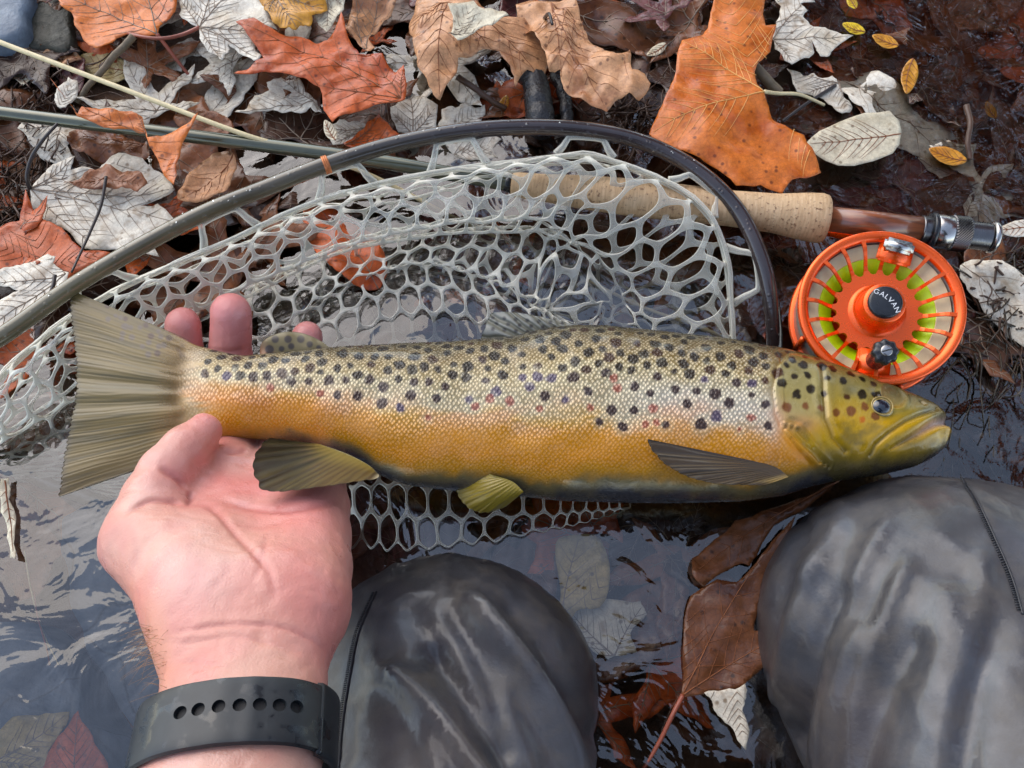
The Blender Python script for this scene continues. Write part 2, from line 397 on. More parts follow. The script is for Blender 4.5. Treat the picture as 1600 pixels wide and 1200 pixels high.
# ------------------------------------------------------------------ leaves
def jag(poly, amp, seed, closed=True, it=2):
    rnd = random.Random(seed); P = [tuple(p[:2]) for p in poly]
    for k in range(it):
        Q = []
        for i in range(len(P)):
            a, b = P[i], P[(i + 1) % len(P)]; L = math.hypot(b[0] - a[0], b[1] - a[1]); e = amp * L * rnd.uniform(-1, 1)
            Q.append(a)
            if L > 1e-9: Q.append(((a[0] + b[0]) / 2 - (b[1] - a[1]) / L * e, (a[1] + b[1]) / 2 + (b[0] - a[0]) / L * e))
        P = Q
    return P
def leaf_mesh(name, poly, base, tips, hfun, g=.0022, thick=.00022, seed=0, nsec=6):
    poly = np.asarray(poly, float); lo, hi = poly.min(0), poly.max(0)
    gx, gy = np.meshgrid(np.arange(lo[0], hi[0], g), np.arange(lo[1], hi[1], g)); gx = gx.ravel(); gy = gy.ravel()
    rs = np.random.RandomState(seed); gx = gx + rs.uniform(-.3, .3, gx.shape) * g; gy = gy + rs.uniform(-.3, .3, gy.shape) * g
    ins = inside(gx, gy, poly); d, _, _ = polydist(gx, gy, list(map(tuple, poly)) + [tuple(poly[0])]); ins &= d > g * .45
    pts = [Vector(p) for p in poly] + [Vector((a, b)) for a, b in zip(gx[ins], gy[ins])]
    n = len(poly)
    r = geometry.delaunay_2d_cdt(pts, [(i, (i + 1) % n) for i in range(n)], [], 1, 1e-7)
    V2 = np.array([tuple(v) for v in r[0]]); F = [tuple(f) for f in r[2]]
    # veins
    VN = []
    for tp in tips:
        tp = np.asarray(tp, float); L = np.linalg.norm(tp - base)
        if L < 1e-6: continue
        dirv = (tp - base) / L; nor = np.array([-dirv[1], dirv[0]])
        bend = rs.uniform(-.05, .05) * L; s = np.linspace(0, .97, 24)
        main = base + np.outer(s, tp - base) + np.outer(np.sin(s * math.pi) * bend, nor); VN.append((main, .00042, .00014))
        for k in range(nsec):
            f = .14 + .74 * (k + rs.uniform(-.15, .15)) / nsec
            for sg in (-1, 1):
                p0 = base + f * (tp - base) + math.sin(f * math.pi) * bend * nor; l = L * (.42 * (1 - .6 * f)) * rs.uniform(.8, 1.15)
                an = R(48) * rs.uniform(.85, 1.15); dd = math.cos(an) * dirv + sg * math.sin(an) * nor
                q = np.linspace(0, 1, 12)[:, None]; VN.append((p0 + q * l * dd + q ** 2 * l * .22 * dirv, .0002, .00007))
    mv = MB(); veind = np.full(len(V2), 1.0)
    for line, r0, r1 in VN:
        ok = inside(line[:, 0], line[:, 1], poly); k = len(line) if ok.all() else max(int(np.argmin(ok)), 0)
        if not ok[0] and k == 0: ok[0] = True; k = len(line) if ok.all() else int(np.argmin(ok))
        if k < 4: continue
        line = line[:k]; dd, _, _ = polydist(V2[:, 0], V2[:, 1], [tuple(q) for q in line[::3]] + [tuple(line[-1])])
        veind = np.minimum(veind, dd / (r0 * 7))
        zz = hfun(line[:, 0], line[:, 1]) + .00012
        mv.tube(np.c_[line, zz - r0 * .35], np.linspace(r0, r1, len(line)), 4)
    z = hfun(V2[:, 0], V2[:, 1]) - .0002 * np.clip(1 - veind, 0, 1)
    top = np.c_[V2, z]; bot = np.c_[V2, z - thick]; m = len(V2)
    FF = [f if True else f for f in F] + [tuple(i + m for i in reversed(f)) for f in F]
    # rim
    E = {}
    for f in F:
        for i in range(len(f)):
            e = (f[i], f[(i + 1) % len(f)])
            if (e[1], e[0]) in E: E.pop((e[1], e[0]))
            else: E[e] = 1
    FF += [(b, a, a + m, b + m) for a, b in E]
    me = mesh_of(name, np.vstack([top, bot]), FF)
    vm = None
    if mv.n: vm = mesh_of('veins', np.vstack(mv.v), mv.f)
    return me, vm
def make_hfun(c, size, curl, wave, seed, tilt=(0, 0), fold=None, tw=0):
    def h(x, y):
        x = np.asarray(x, float); y = np.asarray(y, float); dx, dy = (x - c[0]) / size, (y - c[1]) / size
        p = np.stack([x / size * 2.6 + seed * 3.1, y / size * 2.6, 0 * x], 1)
        z = curl * size * (dx * dx + dy * dy) + wave * size * fbm(p, seed, 3) + tilt[0] * (x - c[0]) + tilt[1] * (y - c[1]) + tw * size * dx * dy
        if fold:
            a, amt = fold; q = dx * math.cos(a) + dy * math.sin(a); z = z + amt * size * np.abs(q)
        return z
    return h
LEAVES = []
def leaf(name, pts, z, base, tips, mat, label, veins='vein_brown', curl=.12, wave=.05, tilt=(0, 0), fold=None, seed=1, stem=None, stemmat='vein_brown', jg=.1, group=None, it=2, nsec=6, tw=0, g=.0022, cat='leaf', smooth=False):
    if smooth:
        pp = spline(np.array(pts, float), 44, True); pp = [tuple(p) for p in pp]; pp = jag(pp, jg, seed, it=1)
    else: pp = jag(pts, jg, seed, it=it)
    P = WA([(a, b, z) for a, b in pp]); B = W(base[0], base[1], z); T = [W(a, b, z)[:2] - B[:2] for a, b in tips]
    poly = P[:, :2] - B[:2]; size = float(np.ptp(poly, axis=0).max()) / 2; c = poly.mean(0)
    hf = make_hfun(c, size, curl, wave, seed, tilt, fold, tw); off = float(hf(np.array([0.]), np.array([0.]))[0])
    hc = float(np.mean(hf(poly[:, 0], poly[:, 1]))) * .5
    h2 = lambda x, y: hf(x, y) - hc
    me, vm = leaf_mesh(name, poly, np.zeros(2), T, h2, seed=seed, nsec=nsec, g=g)
    root = empty(name, (B[0], B[1], z)); tag(root, label, cat, group)
    link('blade', me, root, M[mat])
    if vm: link('veins', vm, root, M[veins])
    if stem is not None:
        q = WA(stem) - np.r_[B[:2], z]; q[0, 2] = h2(q[0:1, 0], q[0:1, 1])[0]
        q = spline(q, 24); V, F = tube(q, np.linspace(.0012, .0009, 24), 6); obj('stem', V, F, M[stemmat], root)
    return root

O = 'sycamore_leaf'; PM = 'maple_leaf'
leaf(O, [(92, -10), (98, 14), (112, 20), (118, 42), (130, 62), (150, 77), (166, 70), (182, 60), (205, 52), (228, 56), (245, 53), (248, 40), (262, 30), (275, 20), (282, -20), (300, -80), (240, -70), (200, -110), (170, -60), (110, -70)], .03, (245, 53), [(150, 75), (96, -5), (200, -105), (296, -75)], 'orange',
     'orange lobed leaf beside the dark mossy stone, its red stem over the litter', 'vein_dark', .1, .05, seed=2, stem=[(245, 53, .03), (262, 75, .024), (285, 105, .016), (296, 118, .012)], stemmat='stem_red')
leaf(PM, [(276, -10), (280, 22), (298, 38), (312, 44), (315, 66), (330, 84), (349, 98), (357, 82), (355, 66), (372, 80), (398, 99), (411, 90), (398, 78), (393, 60), (384, 46), (412, 46), (434, 48), (420, 30), (436, 10), (400, -10), (380, -40), (350, -10), (330, -50), (310, -20)], .03, (312, 44), [(349, 96), (405, 94), (430, 44), (380, -35), (330, -45), (278, -5)], 'pale',
     'pale grey deeply cut maple leaf with dark veins, between two orange lobed leaves', 'vein_dark', .05, .05, seed=3, jg=.16, stem=[(312, 44, .03), (285, 54, .03), (255, 60, .034), (225, 58, .034), (200, 52, .03)], stemmat='stem_red')
leaf(PM, [(395, -12), (412, 14), (425, 34), (440, 42), (462, 46), (470, 38), (484, 40), (488, 26), (510, 10), (500, -20), (440, -30)], .034, (430, -10), [(465, 44), (505, 10), (418, 25)], 'amber',
     'yellow brown mottled maple leaf overlapping the pale cut maple leaf', 'vein_dark', -.1, .1, seed=4, jg=.14)
leaf(PM, [(488, 14), (510, -8), (540, 2), (538, 18), (520, 36), (512, 56), (498, 40)], .03, (512, -5), [(510, 54), (536, 10)], 'cream', 'small cream curled leaf behind the rust coloured lobed leaf', 'vein_dark', .3, .1, seed=5)
leaf(O, [(371, 41), (400, 36), (432, 50), (452, 54), (472, 56), (492, 62), (510, 58), (522, 46), (534, 22), (544, 57), (561, 81), (584, 84), (598, 86), (605, 98), (618, 111), (631, 103), (636, 135), (633, 157), (601, 162), (567, 169), (540, 182), (520, 193), (505, 170), (500, 138), (480, 127), (460, 120), (430, 114), (400, 116), (368, 120), (392, 106), (412, 92), (402, 76), (386, 56)], .032, (626, 152), [(372, 43), (372, 118), (534, 26), (521, 190), (630, 106)], 'rust',
     'rust orange lobed leaf with water beads, above the bent net hoop', 'vein_brown', .06, .07, seed=6, jg=.06)
leaf(O, [(560, -30), (546, 20), (540, 48), (556, 62), (566, 82), (580, 88), (586, 72), (575, 55), (592, 30), (610, 18), (640, -30)], .026, (570, 84), [(600, -20), (560, -25)], 'tan', 'small crumpled grey brown leaf tucked behind the rust lobed leaf', 'vein_dark', .3, .14, seed=7)
leaf(O, [(650, -20), (640, 20), (638, 40), (645, 57), (648, 80), (652, 101), (669, 128), (686, 146), (702, 124), (713, 112), (716, 92), (730, 92), (756, 80), (780, 82), (797, 101), (805, 127), (824, 98), (848, 110), (862, 80), (850, 50), (820, 20), (770, 22), (740, -20)], .03, (700, 0), [(686, 142), (640, 40), (805, 124), (845, 106)], 'tan',
     'tan brown arched leaf with a notched lower edge over dark water, beside the black stick', 'vein_brown', -.22, .1, seed=8, tilt=(0, .1))
leaf(O, [(700, 10), (708, 30), (705, 60), (716, 70), (740, 50), (770, 38), (795, 30), (775, 18), (740, 4)], .044, (702, 60), [(790, 30), (740, 6)], 'cream', 'small torn greyish scrap of leaf lying on the tan arched leaf', 'vein_dark', .25, .1, seed=9)
leaf(O, [(806, -20), (812, 20), (830, 50), (846, 80), (858, 112), (876, 110), (881, 135), (898, 148), (916, 154), (949, 168), (962, 154), (982, 150), (999, 154), (1016, 134), (1006, 120), (986, 115), (984, 78), (960, 96), (944, 84), (932, 67), (920, 50), (912, 30), (898, -20)], .034, (862, -10), [(949, 164), (1010, 128), (878, 130), (984, 82)], 'tan',
     'large pinkish tan leaf with curled tip, between black stick and big orange leaf', 'vein_brown', -.15, .12, seed=10, fold=(.6, .1), stem=[(852, 5, .04), (858, 22, .044), (863, 38, .046)], stemmat='stem_black')
leaf(O, [(1128, -45), (1116, 0), (1109, 34), (1099, 49), (1066, 60), (1058, 85), (1056, 112), (1045, 142), (1030, 172), (1016, 202), (1040, 225), (1075, 240), (1110, 258), (1150, 290), (1190, 285), (1225, 297), (1240, 277), (1285, 266), (1274, 244), (1259, 225), (1255, 214), (1225, 199), (1206, 187), (1196, 166), (1191, 152), (1180, 139), (1178, 116), (1187, 94), (1206, 75), (1210, 52), (1217, 28), (1199, 32), (1196, 10), (1204, -50), (1165, -20)], .03, (1191, 152), [(1018, 202), (1130, -40), (1215, 30), (1283, 265), (1062, 62)], 'orange',
     'big bright orange sycamore leaf lying between the net hoop and the open water', 'vein_light', -.05, .045, seed=11, jg=.05, nsec=8, stem=[(1191, 152, .03), (1215, 146, .024), (1250, 148, .016), (1288, 164, .008)], stemmat='straw')
leaf(PM, [(1197, -15), (1220, 10), (1217, 28), (1208, 60), (1211, 76), (1225, 95), (1236, 103), (1265, 90), (1273, 80), (1266, 62), (1272, 70), (1282, 86), (1296, 86), (1305, 74), (1333, 56), (1300, 46), (1278, 41), (1266, 38), (1255, 26), (1262, 16), (1250, 6), (1273, 4), (1270, -14), (1230, -30)], .008, (1208, 60), [(1331, 56), (1236, 98), (1268, -5), (1225, -25)], 'pale',
     'silvery maple leaf floating between the big orange leaf and yellow leaves', 'vein_dark', .03, .03, seed=12, jg=.12)
leaf(PM, [(1229, 108), (1255, 119), (1272, 114), (1280, 121), (1300, 118), (1312, 132), (1318, 150), (1332, 168), (1328, 176), (1315, 178), (1300, 165), (1282, 152), (1265, 147), (1245, 143), (1238, 125)], .003, (1310, 130), [(1232, 110), (1326, 174), (1260, 146)], 'pale',
     'pale grey maple fragment floating above the cream oval leaf', 'vein_dark', .02, .02, seed=13, jg=.14, stem=[(1306, 132, .004), (1260, 162, .004), (1222, 190, .003)], stemmat='stem_black')
leaf('magnolia_leaf', [(1258, 226), (1280, 205), (1310, 190), (1350, 178), (1388, 176), (1404, 190), (1408, 206), (1405, 226), (1395, 240), (1365, 252), (1335, 258), (1310, 258), (1290, 252), (1270, 240)], .012, (1407, 210), [(1260, 226)], 'cream',
     'cream oval leaf with a browned end, touching the tip of the big orange leaf', 'vein_brown', .06, .03, seed=14, jg=.03, it=1, nsec=9)
def oval(name, cx, cy, L, Wd, ang, z, mat, label, veins='vein_brown', seed=1, curl=.1, group=None, cat='leaf', nsec=5, stem=False, wave=.03, tilt=(0, 0), point=.5):
    a = R(ang); pts = []
    for k in range(22):
        s = 2 * math.pi * k / 22; u = math.cos(s); v = math.sin(s) * (1 - point * u * u * .6) * (1 + .15 * u)
        X, Y = u * L / 2, v * Wd / 2; pts.append((cx + X * math.cos(a) - Y * math.sin(a), cy + X * math.sin(a) + Y * math.cos(a)))
    b = (cx + L / 2 * math.cos(a), cy + L / 2 * math.sin(a)); t = (cx - L / 2 * math.cos(a), cy - L / 2 * math.sin(a))
    st = None
    if stem: st = [(b[0], b[1], z), (b[0] + 9 * math.cos(a + .2), b[1] + 9 * math.sin(a + .2), z + .001), (b[0] + 18 * math.cos(a + .4), b[1] + 18 * math.sin(a + .4), z)]
    return leaf(name, pts, z, b, [t], mat, label, veins, curl, wave, tilt, seed=seed, jg=.03, it=1, nsec=nsec, g=max(.0012, min(.0025, L * .34e-3 / 14)), stem=st, group=group, cat=cat)
oval('oval_leaf', 1334, 44, 38, 17, 20, .004, 'yellow', 'small bright yellow leaf floating next to the silvery maple leaf', seed=21)
oval('oval_leaf', 1383, 64, 44, 20, 22, .004, 'amber', 'small yellow orange leaf floating between the bright yellow leaf and the amber upright leaf', seed=22)
oval('oval_leaf', 1421, 120, 56, 26, -80, .004, 'amber', 'small amber leaf standing tip down in the open water beyond the cream oval leaf', seed=23)
oval('oval_leaf', 1331, 2, 26, 15, 60, .004, 'yellow', 'tiny greenish yellow leaf floating above the bright yellow leaf', seed=24)
oval('oval_leaf', 1026, 78, 36, 15, -30, .012, 'cream', 'small tan oval leaf between the pinkish tan leaf and the big orange leaf', seed=25)
oval('oval_leaf', 1592, 357, 70, 26, -6, .016, 'pale', 'small pale leaf beyond the butt of the reel seat', seed=26)
oval('oval_leaf', 516, 204, 36, 19, 62, .03, 'cream', 'small cream oval leaf at the lower tip of the rust lobed leaf', seed=27)
oval('oval_leaf', 338, 428, 32, 14, 75, .004, 'yellow', 'small yellow leaf seen through the net beyond the fingertips', seed=28)
oval('oval_leaf', 1548, 172, 30, 16, 60, -.004, 'amber', 'small dull orange leaf just under the water of the open pool', seed=29)
oval('oval_leaf', 788, 160, 24, 15, 110, .004, 'amber', 'tiny orange leaf scrap in the dark pocket beside the black stick', seed=30)
oval('oval_leaf', 125, 70, 44, 26, 80, .01, 'olive', 'small green leaf under the orange lobed leaf by the mossy stone', seed=31)
# left bank
leaf(O, [(96, 147), (112, 166), (126, 186), (132, 172), (150, 169), (168, 170), (188, 176), (206, 174), (222, 182), (230, 214), (252, 213), (288, 206), (319, 194), (300, 216), (286, 238), (279, 262), (281, 304), (262, 282), (246, 250), (232, 226), (226, 206), (205, 200), (180, 205), (150, 196), (126, 190)], .05, (226, 206), [(98, 150), (317, 196), (280, 300), (215, 178)], 'orange',
     'curled orange leaf with sharp upturned points, draped over the rod blank', 'vein_brown', .15, .08, seed=41, jg=.06, fold=(.4, .2))
leaf(O, [(110, 210), (130, 200), (150, 192), (180, 205), (205, 215), (232, 226), (240, 250), (215, 250), (190, 235), (170, 250), (140, 245), (115, 235), (106, 222)], .022, (225, 225), [(112, 220), (190, 240)], 'brown', 'crumpled dark orange brown leaf under the curled pointed leaf', seed=42, curl=.2, wave=.14)
leaf(PM, [(28, 201), (45, 188), (80, 189), (110, 186), (140, 184), (142, 206), (116, 214), (104, 226), (116, 252), (86, 256), (62, 246), (52, 230)], .018, (95, 195), [(30, 202), (85, 254), (140, 190)], 'pale', 'pale cream leaf lying under the rod blank on the leaf litter', 'vein_dark', .06, .05, seed=43, jg=.12)
leaf(PM, [(85, 150), (90, 136), (108, 122), (122, 128), (120, 150), (108, 162), (96, 172)], .024, (90, 170), [(118, 126)], 'pale', 'small pale leaf scrap beside the straw stem above the rod blank', 'vein_dark', .1, .08, seed=44, jg=.14)
leaf(PM, [(48, 296), (62, 280), (75, 266), (96, 255), (120, 248), (112, 268), (150, 266), (168, 250), (185, 238), (222, 246), (240, 264), (268, 286), (276, 300), (252, 312), (216, 324), (246, 318), (270, 340), (292, 352), (272, 372), (236, 380), (250, 402), (200, 396), (160, 392), (132, 391), (115, 370), (96, 356), (76, 350), (58, 335)], .026, (48, 296), [(120, 250), (222, 248), (290, 352), (160, 390), (274, 300)], 'pale',
     'large pale maple leaf with dark veins, between the curled orange leaf and net hoop', 'vein_dark', .05, .05, seed=45, jg=.1, stem=[(48, 296, .026), (42, 276, .034), (50, 245, .04), (70, 215, .046), (90, 193, .046)], stemmat='stem_black')
leaf(O, [(100, 286), (125, 280), (140, 262), (165, 256), (200, 268), (225, 275), (232, 288), (215, 300), (190, 292), (165, 290), (140, 294), (120, 290)], .034, (165, 275), [(104, 286), (230, 288)], 'brown', 'wet brown leaf lying across the large pale maple leaf', seed=46, curl=.05, wave=.1)
leaf(O, [(-30, 372), (10, 350), (30, 344), (42, 298), (52, 332), (72, 345), (97, 356), (112, 376), (132, 392), (174, 396), (150, 415), (118, 428), (100, 445), (70, 412), (40, 410), (0, 424), (-30, 440)], .03, (70, 420), [(42, 302), (170, 396), (-25, 375)], 'rust', 'rust orange leaf with an upright point, under the large pale maple leaf', 'vein_brown', .05, .05, seed=47, jg=.05)
leaf(PM, [(-30, 440), (0, 420), (20, 416), (45, 411), (75, 397), (88, 402), (84, 412), (110, 428), (100, 452), (60, 488), (30, 520), (-10, 528), (-30, 500), (-2, 470), (30, 455), (-2, 445)], .034, (104, 430), [(-20, 440), (-20, 515), (75, 400)], 'pale', 'pale white maple leaf tucked against the net hoop beside the tail fin', 'vein_dark', .05, .05, seed=48, jg=.1)
oval('oval_leaf', 325, 282, 112, 56, -38, .022, 'tan', 'tan brown folded leaf beside the curled orange leaf, above the net hoop', seed=49, curl=.25, wave=.1)
leaf(PM, [(368, 178), (386, 168), (398, 150), (420, 140), (416, 128), (440, 122), (468, 124), (476, 142), (496, 160), (504, 180), (486, 170), (470, 178), (440, 176), (410, 172)], .014, (490, 160), [(372, 176), (440, 124), (502, 178)], 'pale', 'pale speckled maple leaf below the rust lobed leaf', 'vein_dark', .06, .06, seed=50, jg=.14)
leaf(PM, [(612, 186), (610, 168), (634, 155), (634, 124), (650, 150), (684, 164), (682, 200), (660, 206), (640, 212), (622, 206)], .008, (645, 210), [(634, 128), (612, 176), (680, 168)], 'pale', 'bluish white maple leaf above the net hoop, next to the rust lobed leaf', 'vein_dark', .03, .04, seed=51, jg=.1)
leaf(PM, [(684, 198), (690, 172), (712, 168), (722, 162), (742, 168), (758, 164), (758, 178), (752, 190), (764, 196), (740, 212)], .006, (700, 205), [(756, 166), (762, 196)], 'pale', 'bluish white leaf fragment half under the net hoop, near the black stick', 'vein_dark', .03, .04, seed=52, jg=.14)
leaf(PM, [(508, 200), (530, 186), (560, 190), (580, 196), (572, 214), (545, 224), (520, 226)], .012, (575, 200), [(510, 202), (522, 224)], 'pale', 'pale grey leaf under the small cream oval leaf, beside the net hoop', 'vein_dark', .03, .06, seed=53, jg=.14)
leaf(O, [(536, 226), (560, 206), (592, 180), (610, 198), (626, 212), (600, 226), (570, 240)], .018, (540, 228), [(592, 184), (622, 212)], 'rust', 'dark orange leaf corner sticking out above the net hoop', seed=54, curl=.06, wave=.05)
leaf(PM, [(690, 222), (720, 214), (760, 214), (784, 218), (770, 232), (778, 246), (744, 250), (712, 244)], .0, (700, 240), [(780, 220), (775, 244)], 'pale', 'pale blue grey leaf scrap under the hoop, seen inside a clear net loop', 'vein_dark', .03, .05, seed=55, jg=.14)
leaf(PM, [(245, 110), (262, 88), (280, 66), (300, 60), (322, 70), (312, 86), (290, 92), (284, 112), (262, 104)], .008, (310, 70), [(248, 110), (284, 110)], 'pale', 'bluish grey leaf scrap in the dark pocket below the pale cut maple leaf', 'vein_dark', .03, .06, seed=56, jg=.16)
leaf(O, [(40, 80), (66, 54), (90, 58), (116, 76), (128, 92), (108, 100), (80, 106), (58, 98)], .02, (120, 92), [(44, 80), (70, 56)], 'tan', 'dull brown leaf below the mossy stone, beside the straw stem', seed=57, curl=.1, wave=.1)
leaf(O, [(-20, 92), (12, 84), (40, 88), (62, 96), (52, 116), (38, 136), (20, 120), (-20, 130)], .018, (-10, 110), [(60, 97), (38, 133)], 'cream', 'yellowish tan leaf with a bent point under the straw stem', seed=58, curl=.15, wave=.1)
oval('oval_leaf', 165, 105, 90, 46, 12, .012, 'olive', 'olive brown rounded leaf under the straw stem and grey twig', seed=59, wave=.06)
# submerged or floating
oval('sunken_leaf', 660, 490, 230, 150, 12, -.02, 'wine', 'big dark purple brown sunken leaf under the net, above the back of the fish', 'vein_dark', seed=60, curl=.03, nsec=12, point=.4)
leaf(O, [(700, 470), (690, 440), (684, 424), (706, 440), (724, 470), (730, 480)], -.008, (725, 478), [(688, 428)], 'rust', 'orange brown sliver of leaf under the net above the dorsal fin', seed=61)
leaf(O, [(1080, 500), (1110, 470), (1140, 450), (1180, 440), (1190, 480), (1180, 530), (1150, 545), (1110, 530)], -.016, (1185, 510), [(1085, 500), (1140, 454)], 'brown', 'orange brown sunken leaf inside the hoop near the reel', seed=62)
leaf(O, [(1270, 255), (1310, 262), (1370, 262), (1420, 235), (1440, 230), (1480, 250), (1500, 290), (1480, 330), (1400, 330), (1320, 320), (1280, 300)], -.012, (1480, 300), [(1280, 262), (1300, 310), (1420, 238)], 'wine', 'dark reddish sunken leaf between the cream oval leaf and the reel seat', 'vein_dark', seed=63, curl=.02)
leaf(PM, [(1448, 232), (1480, 222), (1525, 226), (1520, 246), (1536, 282), (1530, 290), (1505, 270), (1488, 262)], -.002, (1520, 230), [(1532, 286), (1450, 232)], 'pale', 'pale leaf scrap with an orange patch in the water beyond the cream oval leaf', 'vein_dark', seed=64, jg=.14)
oval('oval_leaf', 1480, 243, 62, 26, 18, .002, 'amber', 'orange brown leaf lying on the pale scrap in the water', seed=65)
leaf(PM, [(1505, 320), (1530, 292), (1536, 300), (1526, 338), (1510, 340)], -.002, (1510, 338), [(1532, 296)], 'pale', 'thin pale sliver of leaf beside the knurled reel seat', 'vein_dark', seed=66, jg=.1)
leaf(O, [(1545, 600), (1580, 592), (1640, 590), (1640, 640), (1590, 630), (1556, 618)], -.004, (1640, 620), [(1550, 600)], 'wine', 'reddish brown leaf in the dark weed beyond the snout', seed=67)
leaf(O, [(-40, 790), (30, 770), (60, 800), (110, 860), (84, 880), (60, 930), (30, 940), (10, 900), (-40, 880)], -.02, (-30, 850), [(105, 860), (50, 930), (40, 780)], 'brown', 'brown sunken leaf in the mossy gap of the slate slabs', seed=68, curl=.03)
leaf(PM, [(5, 750), (16, 748), (14, 780), (24, 810), (22, 850), (28, 874), (18, 872), (10, 840), (2, 800)], .002, (10, 752), [(22, 866)], 'cream', 'thin twisted cream strip of leaf floating below the tail fin', seed=69, jg=.1, g=.0014)
leaf(PM, [(-20, 1150), (20, 1120), (60, 1118), (110, 1112), (90, 1150), (70, 1200), (10, 1230), (-20, 1210)], -.006, (-10, 1190), [(105, 1114), (60, 1200)], 'olive', 'yellowish sunken leaf on the slate slab beside the reddish one', 'vein_dark', seed=70, curl=.03)
leaf(O, [(60, 1230), (84, 1160), (110, 1125), (122, 1110), (140, 1140), (160, 1180), (190, 1230), (120, 1260)], -.004, (120, 1250), [(121, 1115), (70, 1200), (175, 1215)], 'rust', 'reddish sunken leaf on the slate slab next to the wristband', seed=71, curl=.03)
leaf(O, [(868, 850), (900, 836), (935, 840), (952, 880), (950, 925), (935, 950), (900, 955), (885, 1000), (872, 1012), (864, 985), (876, 930)], -.005, (872, 1008), [(905, 840), (950, 890)], 'olive', 'olive tan sunken leaf under the water between the two knees', 'vein_dark', seed=72, curl=.01, wave=.02, smooth=True, jg=.04)
leaf(PM, [(880, 945), (915, 930), (950, 936), (1000, 940), (1010, 960), (985, 990), (995, 1020), (950, 1030), (920, 1010), (895, 1020), (890, 980)], -.012, (960, 1025), [(885, 948), (1005, 945), (900, 1015)], 'pale', 'whitish blurred leaf deep in the water between the knees', 'vein_dark', seed=73, jg=.14)
leaf(O, [(1312, 752), (1262, 776), (1200, 796), (1150, 812), (1110, 850), (1082, 872), (1080, 900), (1098, 918), (1120, 900), (1160, 880), (1172, 884), (1190, 850), (1210, 820), (1250, 800), (1290, 770)], .002, (1308, 754), [(1085, 895), (1165, 882)], 'brown', 'orange brown leaf with a long stem end squeezed between the belly and the knee', 'vein_brown', .06, .05, seed=74, jg=.07)
leaf(O, [(1236, 810), (1226, 850), (1200, 900), (1182, 960), (1178, 985), (1200, 988), (1234, 986), (1215, 1020), (1180, 1055), (1156, 1078), (1110, 1082), (1066, 1090), (1068, 1040), (1070, 980), (1080, 930), (1120, 905), (1150, 910), (1180, 880), (1214, 836)], .0035, (1068, 1086), [(1234, 812), (1232, 986), (1080, 935)], 'brown', 'wet orange brown leaf with a red stem leaning on the grey knee', 'vein_brown', .06, .05, seed=75, jg=.05, tilt=(.1, .03), stem=[(1068, 1086, .003), (1052, 1115, .003), (1030, 1160, .0), (1004, 1204, -.002)], stemmat='stem_red')
leaf(PM, [(1100, 1082), (1130, 1078), (1164, 1068), (1166, 1090), (1160, 1110), (1168, 1130), (1165, 1172), (1150, 1150), (1138, 1132), (1122, 1118), (1114, 1100)], .004, (1150, 1068), [(1165, 1168), (1104, 1086)], 'pale', 'white toothed maple leaf tip poking out below the wet orange brown leaf', 'vein_dark', .04, .04, seed=76, jg=.14, g=.0016)

# litter: brown sodden leaves filling the bank and the bed
def proto(kind, seed):
    rs = random.Random(seed)
    if kind == 'oval':
        pts = [(.035 * math.cos(a) * 1.2, .035 * math.sin(a) * (.52 + .05 * math.cos(a))) for a in np.linspace(0, 2 * math.pi, 26, endpoint=False)]
        base = np.array([.042, 0]); tips = [np.array([-.042, 0])]
    else:
        pts = []; tips = []; base = np.array([0, -.02]); n = 5
        for k in range(n):
            a = R(-30 + 240 * k / (n - 1)); l = (.046 if k in (1, 2, 3) else .034) * rs.uniform(.85, 1.1)
            tip = base + l * np.array([math.cos(a), math.sin(a)]) * (1.15 if k == 2 else 1); tips.append(tip)
            for da, f in ((-.22, .66), (-.1, .8), (0, 1.0), (.12, .78), (.24, .62)):
                pts.append(tuple(base + l * f * np.array([math.cos(a + da), math.sin(a + da)]) * (1.1 if k == 2 else 1)))
            if k < n - 1:
                am = R(-30 + 240 * (k + .5) / (n - 1)); pts.append(tuple(base + l * (.5 if kind == 'syc' else .32) * np.array([math.cos(am), math.sin(am)])))
        pts.append(tuple(base + np.array([-.006, -.004]))); pts.append(tuple(base + np.array([.006, -.004])))
    pts = jag(pts, .1, seed)
    hf = make_hfun(np.mean(pts, 0), .04, rs.uniform(-.1, .16), .08, seed)
    return leaf_mesh('litter_blade', pts, base, tips, hf, g=.0034, seed=seed, nsec=5)
protos = [proto('syc', 201), proto('maple', 202), proto('oval', 203), proto('syc', 204), proto('oval', 205), proto('maple', 206)]
rs = np.random.RandomState(5)
PWORD = {'dark': 'blackish brown sodden', 'brown': 'mid brown wet', 'wine': 'purplish brown wet', 'pale': 'greyish white worn', 'rust': 'reddish orange wet'}
SHAPE = ['lobed', 'cut maple', 'oval', 'broad lobed', 'pointed oval', 'small maple']
